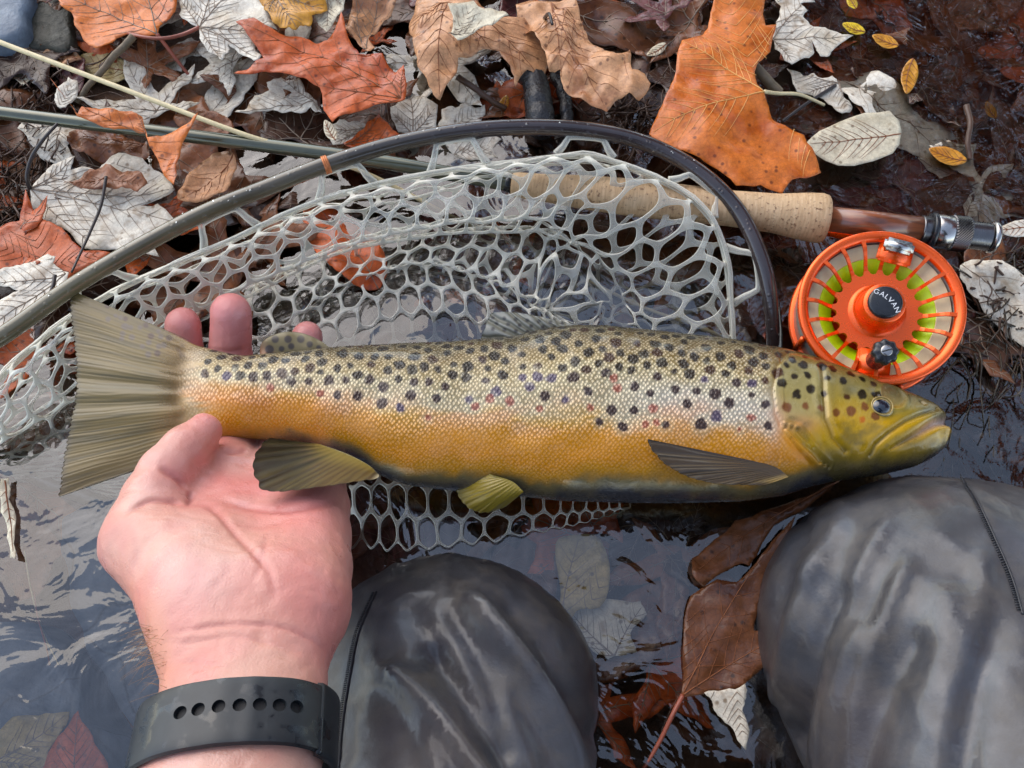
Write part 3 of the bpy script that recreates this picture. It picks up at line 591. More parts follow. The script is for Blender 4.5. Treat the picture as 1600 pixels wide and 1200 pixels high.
MARKS = [(20, 20, 'blue grey stone'), (80, 40, 'mossy stone'), (180, 20, 'orange leaf by the mossy stone'), (340, 50, 'pale cut maple leaf'), (450, 20, 'yellow brown mottled leaf'), (520, 110, 'rust lobed leaf with water beads'), (700, 60, 'tan arched leaf'), (830, 150, 'thick black stick'),
         (920, 80, 'pinkish tan leaf'), (1130, 150, 'big bright orange leaf'), (1250, 60, 'silvery maple leaf'), (1370, 70, 'floating yellow leaves'), (1340, 220, 'cream oval leaf'), (1500, 200, 'brown twig in the pool'), (1540, 60, 'far edge of the open pool'), (1400, 350, 'reel seat'), (1380, 480, 'orange reel'), (1570, 470, 'dark wet weed'), (1500, 660, 'trout snout'),
         (1220, 330, 'cork grip'), (1000, 320, 'net bag and cork grip'), (700, 360, 'middle of the net bag'), (450, 400, 'net bag near the fingertips'), (1180, 450, 'hoop end by the reel'), (60, 230, 'pale leaf under the rod'), (160, 120, 'straw stem'), (230, 200, 'curled orange leaf'), (330, 280, 'tan folded leaf'), (160, 330, 'large pale maple leaf'), (40, 380, 'rust leaf with upright point'), (40, 460, 'white maple leaf by the hoop'),
         (420, 160, 'pale speckled maple leaf'), (650, 180, 'bluish white maple leaf'), (560, 210, 'small cream oval leaf'), (300, 160, 'rod blank and straw stem'), (60, 660, 'tail fin'), (20, 830, 'cream strip of leaf'), (560, 800, 'palm of the hand'), (760, 800, 'pelvic fin'), (1000, 960, 'olive sunken leaf between the knees'), (1090, 800, 'trout belly')]
def where(px, py): return min(MARKS, key=lambda q: (q[0] - px) ** 2 + (q[1] - py) ** 2)[2]
mcache = {}
def litter(px, py, mat, k, dz=0, sc=1.0):
    p = W(px, py, 0); z = float(bed(p[0], p[1])[0]) + .004 + dz
    p = W(px, py, z); me, vm = protos[k]
    key = (k, mat)
    if key not in mcache:
        a = me.copy(); a.materials.append(M[mat]); b = vm.copy(); b.materials.append(M['vein_dark']); mcache[key] = (a, b)
    a, b = mcache[key]
    root = empty('litter_leaf', tuple(p)); root.rotation_euler = (rs.uniform(-.2, .2), rs.uniform(-.2, .2), rs.uniform(0, 6.28)); root.scale = (sc,) * 3
    tag(root, PWORD[mat] + ' ' + SHAPE[k] + ' leaf beside the ' + where(px, py), 'leaf', {'dark': 'blackish litter leaves', 'brown': 'brown litter leaves', 'wine': 'purplish litter leaves', 'pale': 'greyish litter leaves', 'rust': 'reddish litter leaves'}[mat])
    link('blade', a, root); link('veins', b, root)
pts = []
tries = 0
while len(pts) < 215 and tries < 20000:
    tries += 1
    x, y = rs.uniform(-170, 1640), rs.uniform(-170, 560)
    if y > 470 and 250 < x < 1240: continue
    if all((x - a) ** 2 + (y - b) ** 2 > 51 ** 2 for a, b in pts): pts.append((x, y))
for i, (x, y) in enumerate(pts):
    wet = x > 1000 or y > 350
    mat = rs.choice(['dark', 'brown', 'wine', 'pale', 'rust'], p=[.3, .46, .12, .03, .09] if wet else [.36, .38, .08, .06, .12])
    litter(x, y, mat, rs.randint(6), rs.uniform(0, .008) + (.008 if wet else 0), rs.choice([.45, .7, .9, 1.1]))
for x, y in [(60, 660), (20, 830), (560, 800), (760, 800), (620, 700), (900, 800), (1030, 830), (1000, 980), (1090, 760), (940, 1060), (1080, 1020), (1540, 560), (1560, 680), (660, 810), (720, 840), (850, 820), (820, 900), (900, 1020), (1050, 930), (980, 870), (1110, 1120), (600, 560), (700, 540), (850, 550), (640, 440), (780, 450), (560, 480)]:
    litter(x, y, rs.choice(['dark', 'brown', 'wine', 'rust']), rs.randint(6), .016, rs.uniform(.8, 1.1))

for x, y, mm_, k_ in [(1300, 130, 'brown', 0), (1380, 20, 'rust', 3), (1470, 40, 'brown', 1), (1560, 30, 'rust', 0), (1590, 110, 'brown', 3), (1480, 110, 'brown', 4), (1440, 180, 'dark', 0), (1570, 210, 'brown', 1), (1440, 270, 'wine', 3), (1560, 300, 'brown', 2), (1340, 300, 'wine', 2), (1210, 420, 'brown', 3), (960, 40, 'brown', 4), (1020, 30, 'brown', 1), (1010, 110, 'dark', 0), (1250, 380, 'dark', 1)]:
    litter(x, y, mm_, k_, .012, rs.uniform(.9, 1.3))

# stems, twigs, sticks, roots
def stick(name, pts, r0, r1, mat, label, cat='twig', n=40, sides=8, wob=0, seed=0, nodes=()):
    P = spline(WA(pts), n)
    if wob: P = P + wob * np.stack([fbm(P * 90, seed), fbm(P * 90, seed + 3), fbm(P * 90, seed + 6)], 1)
    r = np.linspace(r0, r1, n)
    for k in nodes: r[k] *= 1.9
    c = P[0].copy(); V, F = tube(P - c, r, sides); o = obj(name, V, F, M[mat]); o.location = c; return tag(o, label, cat)
stick('straw_stem', [(-40, 48, .04), (0, 66, .04), (190, 138, .04), (375, 208, .036), (470, 236, .026), (580, 274, .01), (720, 345, -.006), (870, 415, -.014), (1000, 478, -.008), (1080, 506, -.004), (1165, 540, -.003)], .0016, .0009, 'straw', 'long pale straw stem crossing the rod blank and running under the net', 'stem', 120, nodes=(50, 72, 94, 105, 110))
stick('grey_twig', [(118, 160, .02), (150, 122, .026), (180, 86, .03), (207, 54, .036)], .0016, .0022, 'twig', 'short grey twig below the orange lobed leaf by the straw stem', wob=.0008)
stick('black_stick', [(812, 100, .012), (830, 125, .014), (842, 155, .014), (850, 200, .01)], .007, .009, 'bark', 'thick black wet stick under the tan arched leaf', 'stick', wob=.0025, sides=12)
stick('black_stick', [(862, 110, .01), (876, 135, .012), (888, 165, .012), (886, 196, .008)], .0035, .004, 'bark', 'thin black wet stick alongside the thick one, above the net hoop', 'stick', wob=.002, seed=4)
stick('brown_twig', [(716, 120, .014), (745, 140, .012), (770, 158, .008), (790, 168, .004)], .002, .0016, 'root', 'light brown twig in the dark pocket under the tan arched leaf', wob=.0008)
stick('olive_twig', [(1176, 100, .02), (1192, 118, .018), (1206, 132, .014), (1218, 146, .01)], .0032, .003, 'twig', 'stubby olive twig at the notch of the big orange leaf', wob=.0006)
stick('dark_stem', [(166, 276, .036), (158, 320, .034), (142, 360, .034), (126, 395, .036), (112, 425, .04)], .0009, .0006, 'stem_black', 'dark bent leaf stem lying over the large pale maple leaf')
stick('dark_stem', [(86, 430, .05), (80, 455, .05), (62, 480, .046), (30, 520, .04)], .001, .0007, 'stem_black', 'thin dark stem over the pale white maple leaf by the hoop')
stick('water_twig', [(1512, 165, .006), (1516, 195, .006), (1513, 220, .004), (1514, 250, .0)], .0018, .0015, 'root', 'thin brown twig standing in the open pool beyond the cream oval leaf', wob=.0006)
stick('red_rootlet', [(38, 860, -.003), (48, 920, -.004), (66, 985, -.005), (92, 1040, -.006)], .0004, .0003, 'straw', 'fine yellowish rootlet floating over the slate slabs', 'root')
stick('red_rootlet', [(54, 925, -.003), (58, 960, -.004), (72, 1010, -.004), (78, 1040, -.005)], .0004, .0004, 'stem_red', 'fine red rootlet floating beside the yellowish one', 'root')
def tangle(name, cx, cy, rx, ry, n, mat, label, z0, z1, rad, seed, lmin=40, lmax=110, rough=.5):
    r = np.random.RandomState(seed); mb = MB()
    for k in range(n):
        x, y = cx + rx * r.uniform(-1, 1), cy + ry * r.uniform(-1, 1); a = r.uniform(0, 6.28) if rough > .8 else r.normal(.6, .8); L = r.uniform(lmin, lmax)
        P = []
        for q in range(5):
            p0 = W(x, y, 0); zb = float(bed(p0[0], p0[1])[0]); P.append((x, y, max(zb + .001, r.uniform(z0, z1)))); a += r.normal(0, .45); x += math.cos(a) * L / 4; y += math.sin(a) * L / 4
        mb.tube(spline(WA(P), 14), np.linspace(rad * r.uniform(.6, 1.4), rad * .5, 14), 5)
    v = np.vstack(mb.v); c = v.mean(0); c[2] = v[:, 2].min(); o = obj(name, v - c, mb.f, M[mat]); o.location = c; o['kind'] = 'stuff'; o['label'] = label; return o
tangle('root_mat', 20, 300, 60, 70, 110, 'root', 'tangle of fine brown roots on the bank', .004, .024, .0006, 1, rough=1)
tangle('root_mat', 60, 130, 60, 35, 70, 'root', 'tangle of fine brown roots beneath the straw stem', .008, .022, .0006, 2, rough=1)
tangle('root_mat', 990, 180, 60, 20, 60, 'root', 'tangle of fine dark roots above the net hoop', -.002, .014, .0006, 3, rough=1)
tangle('water_weed', 1570, 470, 90, 95, 170, 'weed', 'dark wet weed and roots beyond the reel', -.012, .008, .0006, 4, 60, 190)
tangle('water_weed', 1540, 640, 70, 80, 90, 'weed', 'dark drowned weed in front of the snout', -.024, .0, .0006, 5, 60, 160)
tangle('water_weed', 1575, 450, 70, 60, 40, 'root', 'brown grassy strands in the wet weed beyond the reel', -.002, .012, .0006, 6)

# ------------------------------------------------------------------ fly rod
def metal(name, c, rough, nscale=300):
    return simple(name, c, rough, 1.0, nscale=nscale, var=.1, bmp=.05)
M['nickel'] = metal('nickel', S(170, 166, 162), .22)
M['darknickel'] = metal('dark_nickel', S(110, 108, 108), .3)
M['orange_metal'] = simple('orange_anodised', S(240, 88, 8), .27, .6, nscale=150, var=.05, bmp=.015, coat=.4)
M['black_plastic'] = simple('black_plastic', S(30, 32, 36), .25, nscale=300, bmp=.05)
def cork():
    m, t, b = newmat('cork'); v = coords(t, 'Object', (1, 1, 1))
    n1 = noise(t, coords(t, 'Object', (90, 90, 900)), 1, 3, .5); n2 = noise(t, v, 420, 4, .6); n3 = noise(t, coords(t, 'Object', (300, 300, 1200)), 1, 5, .6); n4 = noise(t, v, 35, 3)
    c = ramp(t, n1, [(.3, S(186, 150, 108)), (.7, S(214, 180, 138))])
    c = mixc(t, ramp(t, n2, [(.58, 0.0), (.68, .85)]), c, S(104, 70, 44))
    c = mixc(t, ramp(t, n3, [(.6, 0.0), (.7, .5)]), c, S(142, 104, 70)); c = mixc(t, ramp(t, n4, [(.45, 0.0), (.75, .35)]), c, S(150, 112, 76))
    t.links.new(c, b.inputs['Base Color']); b.inputs['Roughness'].default_value = .55
    h = bump(t, b, n2, .5, .0006); bump(t, b, n3, .5, .0006, h); return m
M['cork'] = cork()
m, t, b = newmat('blank_carbon'); v = coords(t); n1 = noise(t, v, 30, 4)
t.links.new(ramp(t, n1, [(.3, S(70, 72, 58)), (.7, S(92, 94, 74))]), b.inputs['Base Color']); b.inputs['Roughness'].default_value = .16; b.inputs['Metallic'].default_value = .35; b.inputs['Coat Weight'].default_value = .6; b.inputs['Coat Roughness'].default_value = .06; M['blank'] = m
m, t, b = newmat('seat_wood'); n1 = noise(t, coords(t, 'Object', (1, 1, .12)), 260, 5, .6, 1); n2 = noise(t, coords(t), 60, 3)
c = ramp(t, n1, [(.3, S(84, 44, 26)), (.55, S(132, 72, 40)), (.75, S(160, 94, 56))]); c = mixc(t, ramp(t, n2, [(.5, 0.0), (.7, .5)]), c, S(96, 56, 40))
t.links.new(c, b.inputs['Base Color']); b.inputs['Roughness'].default_value = .3; b.inputs['Coat Weight'].default_value = .7; b.inputs['Coat Roughness'].default_value = .1; M['seat_wood'] = m

rodA = W(800, 288, .022); rodB = W(1552, 371, .03)
rod = empty('fly_rod', tuple(rodA)); tag(rod, 'fly rod with olive blank, cork grip and wooden reel seat lying under the net', 'fishing rod')
ax = rodB - rodA; RL = float(np.linalg.norm(ax))
def onaxis(px): return (px - 800) / (1552 - 800) * RL
RM = frame(rodA, ax, (0, 0, 1))
def axial(name, prof, mat, parent=rod, n=40):
    pr = [(r_, onaxis(x_)) for x_, r_ in prof]; pr = [(0.0001, pr[0][1])] + pr + [(0.0001, pr[-1][1])]
    V, F = lathe(pr, n); o = obj(name, V, F, M[mat], parent); o.matrix_parent_inverse = Matrix.Identity(4)
    o.matrix_local = Matrix.Translation(-Vector(rodA)) @ RM; return o
k = .31e-3
axial('grip', [(800, 19 * k), (803, 22 * k), (850, 24 * k), (920, 30 * k), (1000, 33 * k), (1080, 32 * k), (1150, 31 * k), (1220, 34 * k), (1265, 41 * k), (1288, 43 * k), (1296, 41 * k), (1299, 37 * k)], 'cork')
axial('winding_check', [(788, 14 * k), (800, 17 * k)], 'black_plastic')
axial('reel_seat', [(1296, 22 * k), (1445, 22 * k)], 'seat_wood')
axial('seat_thread', [(1442, 23.5 * k)] + [(1444 + j, (22 + 1.6 * (j % 2)) * k) for j in range(1, 13)], 'darknickel')
axial('hood_collar', [(1455, 29 * k), (1457, 31 * k), (1461, 31 * k), (1463, 29 * k)], 'black_plastic')
axial('locking_hood', [(1462, 27 * k), (1464, 29 * k), (1486, 29 * k), (1488, 27 * k)], 'nickel')
# knurled ring
mb = MB(); nn = 72; mm = 15; a = np.arange(nn) * 2 * math.pi / nn; V = []
for i in range(mm):
    zz = onaxis(1487 + 26 * i / (mm - 1)); rr = (28.5 + 1.9 * ((np.arange(nn) + i) % 2) * (0 < i < mm - 1)) * k
    V.append(np.stack([rr * np.cos(a), rr * np.sin(a), np.full(nn, zz)], 1))
F = [(i * nn + j, i * nn + (j + 1) % nn, (i + 1) * nn + (j + 1) % nn, (i + 1) * nn + j) for i in range(mm - 1) for j in range(nn)]
F += [tuple(range(nn - 1, -1, -1)), tuple((mm - 1) * nn + j for j in range(nn))]
o = obj('knurled_ring', np.vstack(V), F, M['darknickel'], rod, False); o.matrix_local = Matrix.Translation(-Vector(rodA)) @ RM
axial('butt_thread', [(1512, 23 * k)] + [(1513 + 2 * j, (22.5 + 1.5 * (j % 2)) * k) for j in range(0, 17)], 'darknickel')
axial('butt_cap', [(1546, 22 * k), (1548, 27 * k), (1553, 27 * k), (1556, 24 * k), (1558, 15 * k)], 'nickel')
P = spline(WA([(-260, 138, .034), (0, 176, .034), (300, 213, .032), (560, 247, .028), (700, 271, .025), (798, 288, .022)]), 60)
V, F = tube(P - rodA, np.linspace(.0036, .0042, 60), 20); obj('blank', V, F, M['blank'], rod)

# ------------------------------------------------------------------ fly reel
rc = W(1378, 478, .052); n_ = (CAM - rc) / np.linalg.norm(CAM - rc); n_ = .38 * n_ + .62 * np.array([0, 0, 1.0]); n_ += np.array([.02, .0, 0])
REELM = frame(rc, n_, (1, 0, 0))
reel = empty('fly_reel'); reel.matrix_world = REELM; tag(reel, 'orange metal fly reel with black handle and bright green line, mounted under the cork rod', 'fishing reel')
RR = 126 * mpp(1378, 478, .052)
def rpart(name, V, F, mat, parent=None, smooth=True): return obj(name, np.asarray(V), F, M[mat], parent or reel, smooth)
def ringprof(r0, r1, z0, z1, b=.0008):
    return [(r0 + b, z0), (r1 - b, z0), (r1, z0 + b), (r1, z1 - b), (r1 - b * 1.2, z1), (r0 + b * 1.2, z1), (r0, z1 - b), (r0, z0 + b)]
V, F = lathe([(RR * .865, -.003), (RR * .90, -.0055), (RR * .97, -.006), (RR * .995, -.004), (RR, -.002), (RR * .99, -.0004), (RR * .955, 0), (RR * .91, -.0006), (RR * .875, -.0018)], 128, True)
rpart('rim', V, F, 'orange_metal')
def polyplate(outline, z0, z1):
    n = len(outline); V = [(x, y, z1) for x, y in outline] + [(x, y, z0) for x, y in outline]
    F = [tuple(range(n)), tuple(range(2 * n - 1, n - 1, -1))] + [(i, i + n, (i + 1) % n + n, (i + 1) % n) for i in range(n)]
    return V, F
NS = 20
out = []
for i in range(NS):
    a0 = 2 * math.pi * i / NS; c = (math.cos(a0) * RR * .54, math.sin(a0) * RR * .54); rr = RR * .05
    if i in (3, 4, 14, 15) and False: continue
    aa = a0 - .155; out.append((RR * .54 * math.cos(aa), RR * .54 * math.sin(aa)))
    for q in range(9):
        b_ = a0 - math.pi / 2 - math.pi * q / 8 ; out.append((c[0] + rr * math.cos(b_), c[1] + rr * math.sin(b_)))
V, F = polyplate(out, -.0105, -.0085); rpart('hub_plate', V, F, 'orange_metal', smooth=False)
V, F = lathe([(RR * .36, -.0086), (RR * .30, -.0078), (RR * .265, -.005), (RR * .255, .0035), (RR * .245, .0048), (RR * .20, .005)], 64); rpart('hub', V, F, 'orange_metal')
V, F = lathe([(RR * .205, .003), (RR * .205, .0058), (RR * .195, .0068), (RR * .17, .0071), (.0001, .0072)], 64); cap = rpart('hub_cap', V, F, 'black_plastic')
spoke_mesh = None
for i in range(NS):
    a0 = 2 * math.pi * (i + .5) / NS
    if spoke_mesh is None:
        s = np.linspace(0, 1, 9); r_ = RR * (.50 + .40 * s); z_ = -.0095 + .0075 * sstep(.05, .75, s); sw = .06 * RR * np.sin(s * math.pi) * 0
        V = []
        for j in range(9):
            wd, th = .00075 + .0005 * abs(s[j] - .5), .0008
            V += [(r_[j], -wd, z_[j] + th), (r_[j], wd, z_[j] + th), (r_[j], wd, z_[j] - th), (r_[j], -wd, z_[j] - th)]
        F = [(j * 4 + q, j * 4 + (q + 1) % 4, (j + 1) * 4 + (q + 1) % 4, (j + 1) * 4 + q) for j in range(8) for q in range(4)]
        spoke_mesh = mesh_of('spoke', V, F, False); spoke_mesh.materials.append(M['orange_metal'])
    o = link('spoke', spoke_mesh, reel); o.rotation_euler = (0, 0, a0)
M['backing'] = simple('cream_backing', S(248, 228, 184), .6, nscale=300, var=.06)
M['chartreuse'] = simple('green_line', S(196, 238, 10), .4, nscale=300, var=.08)
M['silver_frame'] = simple('grey_frame', S(150, 150, 138), .35, .5, nscale=200)
pr = []; N1 = 22
for j in range(N1 + 1):
    s = j / N1; pr.append((RR * (.865 - .155 * s), -.0062 - .0032 * s + (.0009 if j % 2 else 0)))
V, F = lathe(pr + [(RR * .70, -.02), (RR * .865, -.02)], 96, True); rpart('backing_coil', V, F, 'backing')
pr = []
for j in range(15):
    s = j / 14; pr.append((RR * (.712 - .20 * s), -.0096 - .007 * s ** 1.3 + (.0004 if j % 2 else 0)))
V, F = lathe(pr + [(RR * .5, -.024), (RR * .712, -.024)], 96, True); rpart('line_coil', V, F, 'chartreuse')
V, F = lathe([(RR * .93, -.006), (RR * .965, -.008), (RR * .95, -.024), (RR * .92, -.025), (RR * .87, -.022), (RR * .87, -.008)], 96, True); rpart('spool_drum', V, F, 'silver_frame')
V, F = lathe([(.0001, -.028), (RR * .97, -.028), (RR * 1.01, -.0265), (RR * 1.01, -.0245), (RR * .98, -.0235), (RR * .9, -.0235), (RR * .5, -.0235)], 96); rpart('frame_back', V, F, 'orange_metal')
for q in range(3):
    an = R(200 + 40 * q); V, F = tube([(RR * 1.0 * math.cos(an), RR * 1.0 * math.sin(an), -.026), (RR * 1.0 * math.cos(an), RR * 1.0 * math.sin(an), -.006)], .0014, 10); rpart('frame_pillar', V, F, 'orange_metal')
# counterweight and its mount
def boxr(sx, sy, sz, c, ang, bev=.35):
    bm = bmesh.new(); bmesh.ops.create_cube(bm, size=1); bmesh.ops.scale(bm, vec=(sx, sy, sz), verts=bm.verts)
    bmesh.ops.bevel(bm, geom=bm.edges[:], offset=min(sx, sy, sz) * bev, segments=3, affect='EDGES')
    bmesh.ops.transform(bm, matrix=Matrix.Translation(c) @ Matrix.Rotation(ang, 4, 'Z'), verts=bm.verts)
    V = [tuple(v.co) for v in bm.verts]; F = [tuple(v.index for v in f.verts) for f in bm.faces]; bm.free(); return V, F
an = R(71); cp = (math.cos(an) * RR * .80, math.sin(an) * RR * .80)
V, F = boxr(RR * .36, RR * .17, .004, (cp[0], cp[1], .0012), an - math.pi / 2); rpart('counterweight', V, F, 'nickel')
V, F = boxr(RR * .42, RR * .30, .003, (math.cos(an) * RR * .76, math.sin(an) * RR * .76, -.0035), an - math.pi / 2); rpart('counterweight_mount', V, F, 'orange_metal')
an = R(-101); hx, hy = math.cos(an) * RR * .70, math.sin(an) * RR * .70
V, F = boxr(RR * .40, RR * .34, .003, (hx * 1.02, hy * 1.02, -.0038), an + math.pi / 2, .3); rpart('handle_mount', V, F, 'orange_metal')
prof = [(0.0001, -.003), (.0036, -.003), (.0046, 0), (.0044, .006), (.0052, .011), (.0058, .015), (.0055, .0172), (.0042, .018), (.0001, .018)]
V, F = lathe(prof, 64); V = np.array(V); aa = np.arctan2(V[:, 1], V[:, 0]); fl = 1 + .07 * np.cos(8 * aa) * (V[:, 2] > .008); V[:, 0] *= fl; V[:, 1] *= fl
hd = rpart('handle', V + np.array([hx, hy, 0]), F, 'black_plastic')
V, F = lathe([(.0026, .017), (.0026, .0186), (.0022, .0188), (.0001, .0188)], 32); s_ = rpart('screw', V + np.array([hx, hy, 0]), F, 'nickel', hd)
V, F = boxr(.0048, .0007, .0006, (hx, hy, .01885), .2); rpart('screw_slot', V, F, 'black_plastic', hd)
# maker's lettering on the cap
fc = bpy.data.curves.new('lettering', 'FONT'); fc.body = 'GALVAN'; fc.size = RR * .088; fc.align_x = 'CENTER'; fc.extrude = .00006; fc.space_character = 1.15
fo = bpy.data.objects.new('tmp', fc); COL.objects.link(fo); bpy.context.view_layer.update()
lm = bpy.data.meshes.new_from_object(fo.evaluated_get(bpy.context.evaluated_depsgraph_get())); bpy.data.objects.remove(fo)
LV = np.array([v.co for v in lm.vertices]); Rt = RR * .34
ang = -LV[:, 0] / Rt; rad = Rt + LV[:, 1]; base_a = R(42)
NV = np.stack([rad * np.cos(ang + base_a) - (Rt - RR * .02) * math.cos(base_a), rad * np.sin(ang + base_a) - (Rt - RR * .02) * math.sin(base_a), LV[:, 2] + .00735], 1)
for v, c in zip(lm.vertices, NV): v.co = c
lm.name = 'lettering'; lm.materials.clear(); M['white_print'] = simple('white_print', S(225, 225, 225), .5, bmp=0); link('lettering', lm, cap, M['white_print'])
# foot joining reel to seat
mb = MB(); f0, f1, f2 = W(1285, 358, .024), W(1380, 372, .02), W(1448, 384, .024)
Pf = spline([f0, f1, f2], 14); inv = np.array(REELM.inverted())
loc = (np.c_[Pf, np.ones(14)] @ inv.T)[:, :3]
V, F = tube(loc, np.r_[np.linspace(.003, .0065, 7), np.linspace(.0065, .003, 7)], 12); rpart('foot', V, F, 'orange_metal')
st = np.array([loc[7], loc[7] + (np.array([0, RR * .9, -.02]) - loc[7]) * .7, [0, RR * .9, -.022]]); V, F = tube(spline(st, 8), .005, 10); rpart('foot_stem', V, F, 'orange_metal')

# ------------------------------------------------------------------ landing net
HP = [(-330, 690, .03), (-160, 620, .045), (0, 527, .05), (130, 437, .052), (300, 342, .054), (420, 292, .054), (520, 254, .054), (630, 222, .052), (750, 202, .05), (880, 200, .046), (990, 218, .042), (1080, 260, .038), (1148, 322, .034), (1188, 400, .028), (1206, 480, .018), (1208, 560, .0),
      (1180, 650, -.028), (1080, 720, -.044), (800, 745, -.05), (560, 765, -.05), (380, 800, -.05), (220, 800, -.044), (100, 765, -.034), (0, 722, -.026), (-150, 690, -.014), (-300, 690, .005)]
hoop = spline(WA(HP), 260, True)
net = empty('landing_net', tuple(W(700, 500, -.03))); tag(net, 'landing net with dark bent hoop and clear rubber mesh bag', 'net')
NL = np.array(net.location)
m, t, b = newmat('hoop_carbon'); v = coords(t); sx = N(t, 'SeparateXYZ'); t.links.new(v, sx.inputs[0])
n1 = noise(t, v, 40, 4); mr = N(t, 'MapRange'); mr.inputs[1].default_value = -.16; mr.inputs[2].default_value = .02; t.links.new(sx.outputs[0], mr.inputs[0])
ca = ramp(t, n1, [(.3, S(78, 70, 50)), (.7, S(102, 94, 68))]); cb_ = ramp(t, n1, [(.3, S(40, 32, 32)), (.7, S(58, 46, 44))])
t.links.new(mixc(t, mr.outputs[0], ca, cb_), b.inputs['Base Color']); b.inputs['Roughness'].default_value = .22; b.inputs['Coat Weight'].default_value = .6; b.inputs['Coat Roughness'].default_value = .07
n2 = N(t, 'TexVoronoi'); n2.inputs['Scale'].default_value = 260; t.links.new(v, n2.inputs['Vector']); bump(t, b, ramp(t, n2.outputs['Distance'], [(.0, 1.0), (.28, 0.0)]), .5, .0008); M['hoop'] = m
pc = np.vstack([hoop, hoop[:1]]); V, F = tube(pc - NL, .0043, 20, False); obj('hoop', V, F, M['hoop'], net)
m = bpy.data.materials.new('clear_rubber'); m.use_nodes = True; t = m.node_tree; b = t.nodes['Principled BSDF']
b.inputs['Base Color'].default_value = c4(S(236, 232, 214)); b.inputs['Roughness'].default_value = .1; b.inputs['Specular IOR Level'].default_value = .8
n1 = noise(t, coords(t), 200, 3); bump(t, b, n1, .15, .0006)
tr = N(t, 'BsdfTransparent'); mx = N(t, 'MixShader'); fr = N(t, 'LayerWeight'); fr.inputs['Blend'].default_value = .5
t.links.new(ramp(t, fr.outputs['Facing'], [(.05, .3), (.55, .95)]), mx.inputs[0]); t.links.new(tr.outputs[0], mx.inputs[1]); t.links.new(b.outputs[0], mx.inputs[2]); t.links.new(mx.outputs[0], t.nodes['Material Output'].inputs['Surface']); M['rubber'] = m
NR = [
 [(-60, 650, .02), (60, 535, .03), (180, 455, .035), (330, 390, .038), (490, 318, .04), (650, 276, .04), (800, 254, .04), (950, 250, .038), (1112, 345, .03), (1150, 556, -.004)],
 [(-56, 664, .03), (64, 552, .04), (188, 466, .044), (336, 400, .047), (496, 328, .05), (652, 286, .05), (800, 262, .05), (945, 258, .046), (1096, 352, .034), (1140, 556, -.002)],
 [(-50, 680, .025), (75, 580, .03), (200, 495, .03), (350, 425, .036), (505, 352, .042), (650, 312, .042), (790, 298, .042), (910, 306, .034), (1040, 390, .018), (1098, 556, -.004)],
 [(-40, 705, .012), (90, 620, .016), (215, 530, .014), (365, 455, .022), (515, 392, .032), (650, 358, .034), (770, 343, .034), (872, 352, .022), (975, 430, .007), (1045, 552, -.004)],
 [(-36, 706, .0), (96, 622, .002), (222, 532, .004), (370, 455, .006), (516, 388, .012), (645, 352, .012), (760, 340, .012), (855, 356, .01), (935, 440, .002), (1005, 550, -.004)],
 [(-30, 720, -.005), (110, 660, 0), (240, 570, .002), (390, 490, .005), (520, 425, .008), (640, 388, .008), (750, 380, .008), (845, 404, .006), (915, 460, .002), (985, 548, -.004)],
 [(-20, 730, -.005), (130, 690, 0), (270, 610, .002), (410, 530, .006), (520, 455, .01), (630, 416, .012), (730, 424, .012), (820, 460, .01), (885, 495, .002), (960, 546, -.004)],
 [(-15, 732, -.015), (136, 700, -.012), (280, 618, -.01), (415, 540, -.008), (524, 458, .002), (630, 416, .002), (728, 422, .002), (816, 462, .002), (880, 500, .001), (958, 548, -.003)],
 [(0, 740, -.02), (150, 720, -.02), (300, 660, -.015), (430, 600, -.01), (540, 520, .002), (640, 480, .003), (740, 490, .003), (830, 510, .002), (890, 525, .001), (960, 540, -.001)],
 [(20, 750, -.03), (170, 745, -.03), (330, 720, -.03), (460, 690, -.025), (560, 640, -.022), (650, 620, -.022), (750, 620, -.022), (850, 630, -.022), (910, 640, -.022), (980, 650, -.022)],
 [(60, 755, -.035), (200, 765, -.035), (340, 770, -.035), (470, 765, -.03), (560, 752, .001), (650, 752, .003), (750, 758, .004), (850, 765, .004), (920, 768, .003), (985, 775, .0)],
 [(90, 760, -.04), (220, 790, -.04), (350, 820, -.04), (470, 850, -.03), (560, 862, -.002), (650, 866, .0), (750, 856, .001), (850, 836, .0), (920, 818, -.001), (985, 796, -.002)]]
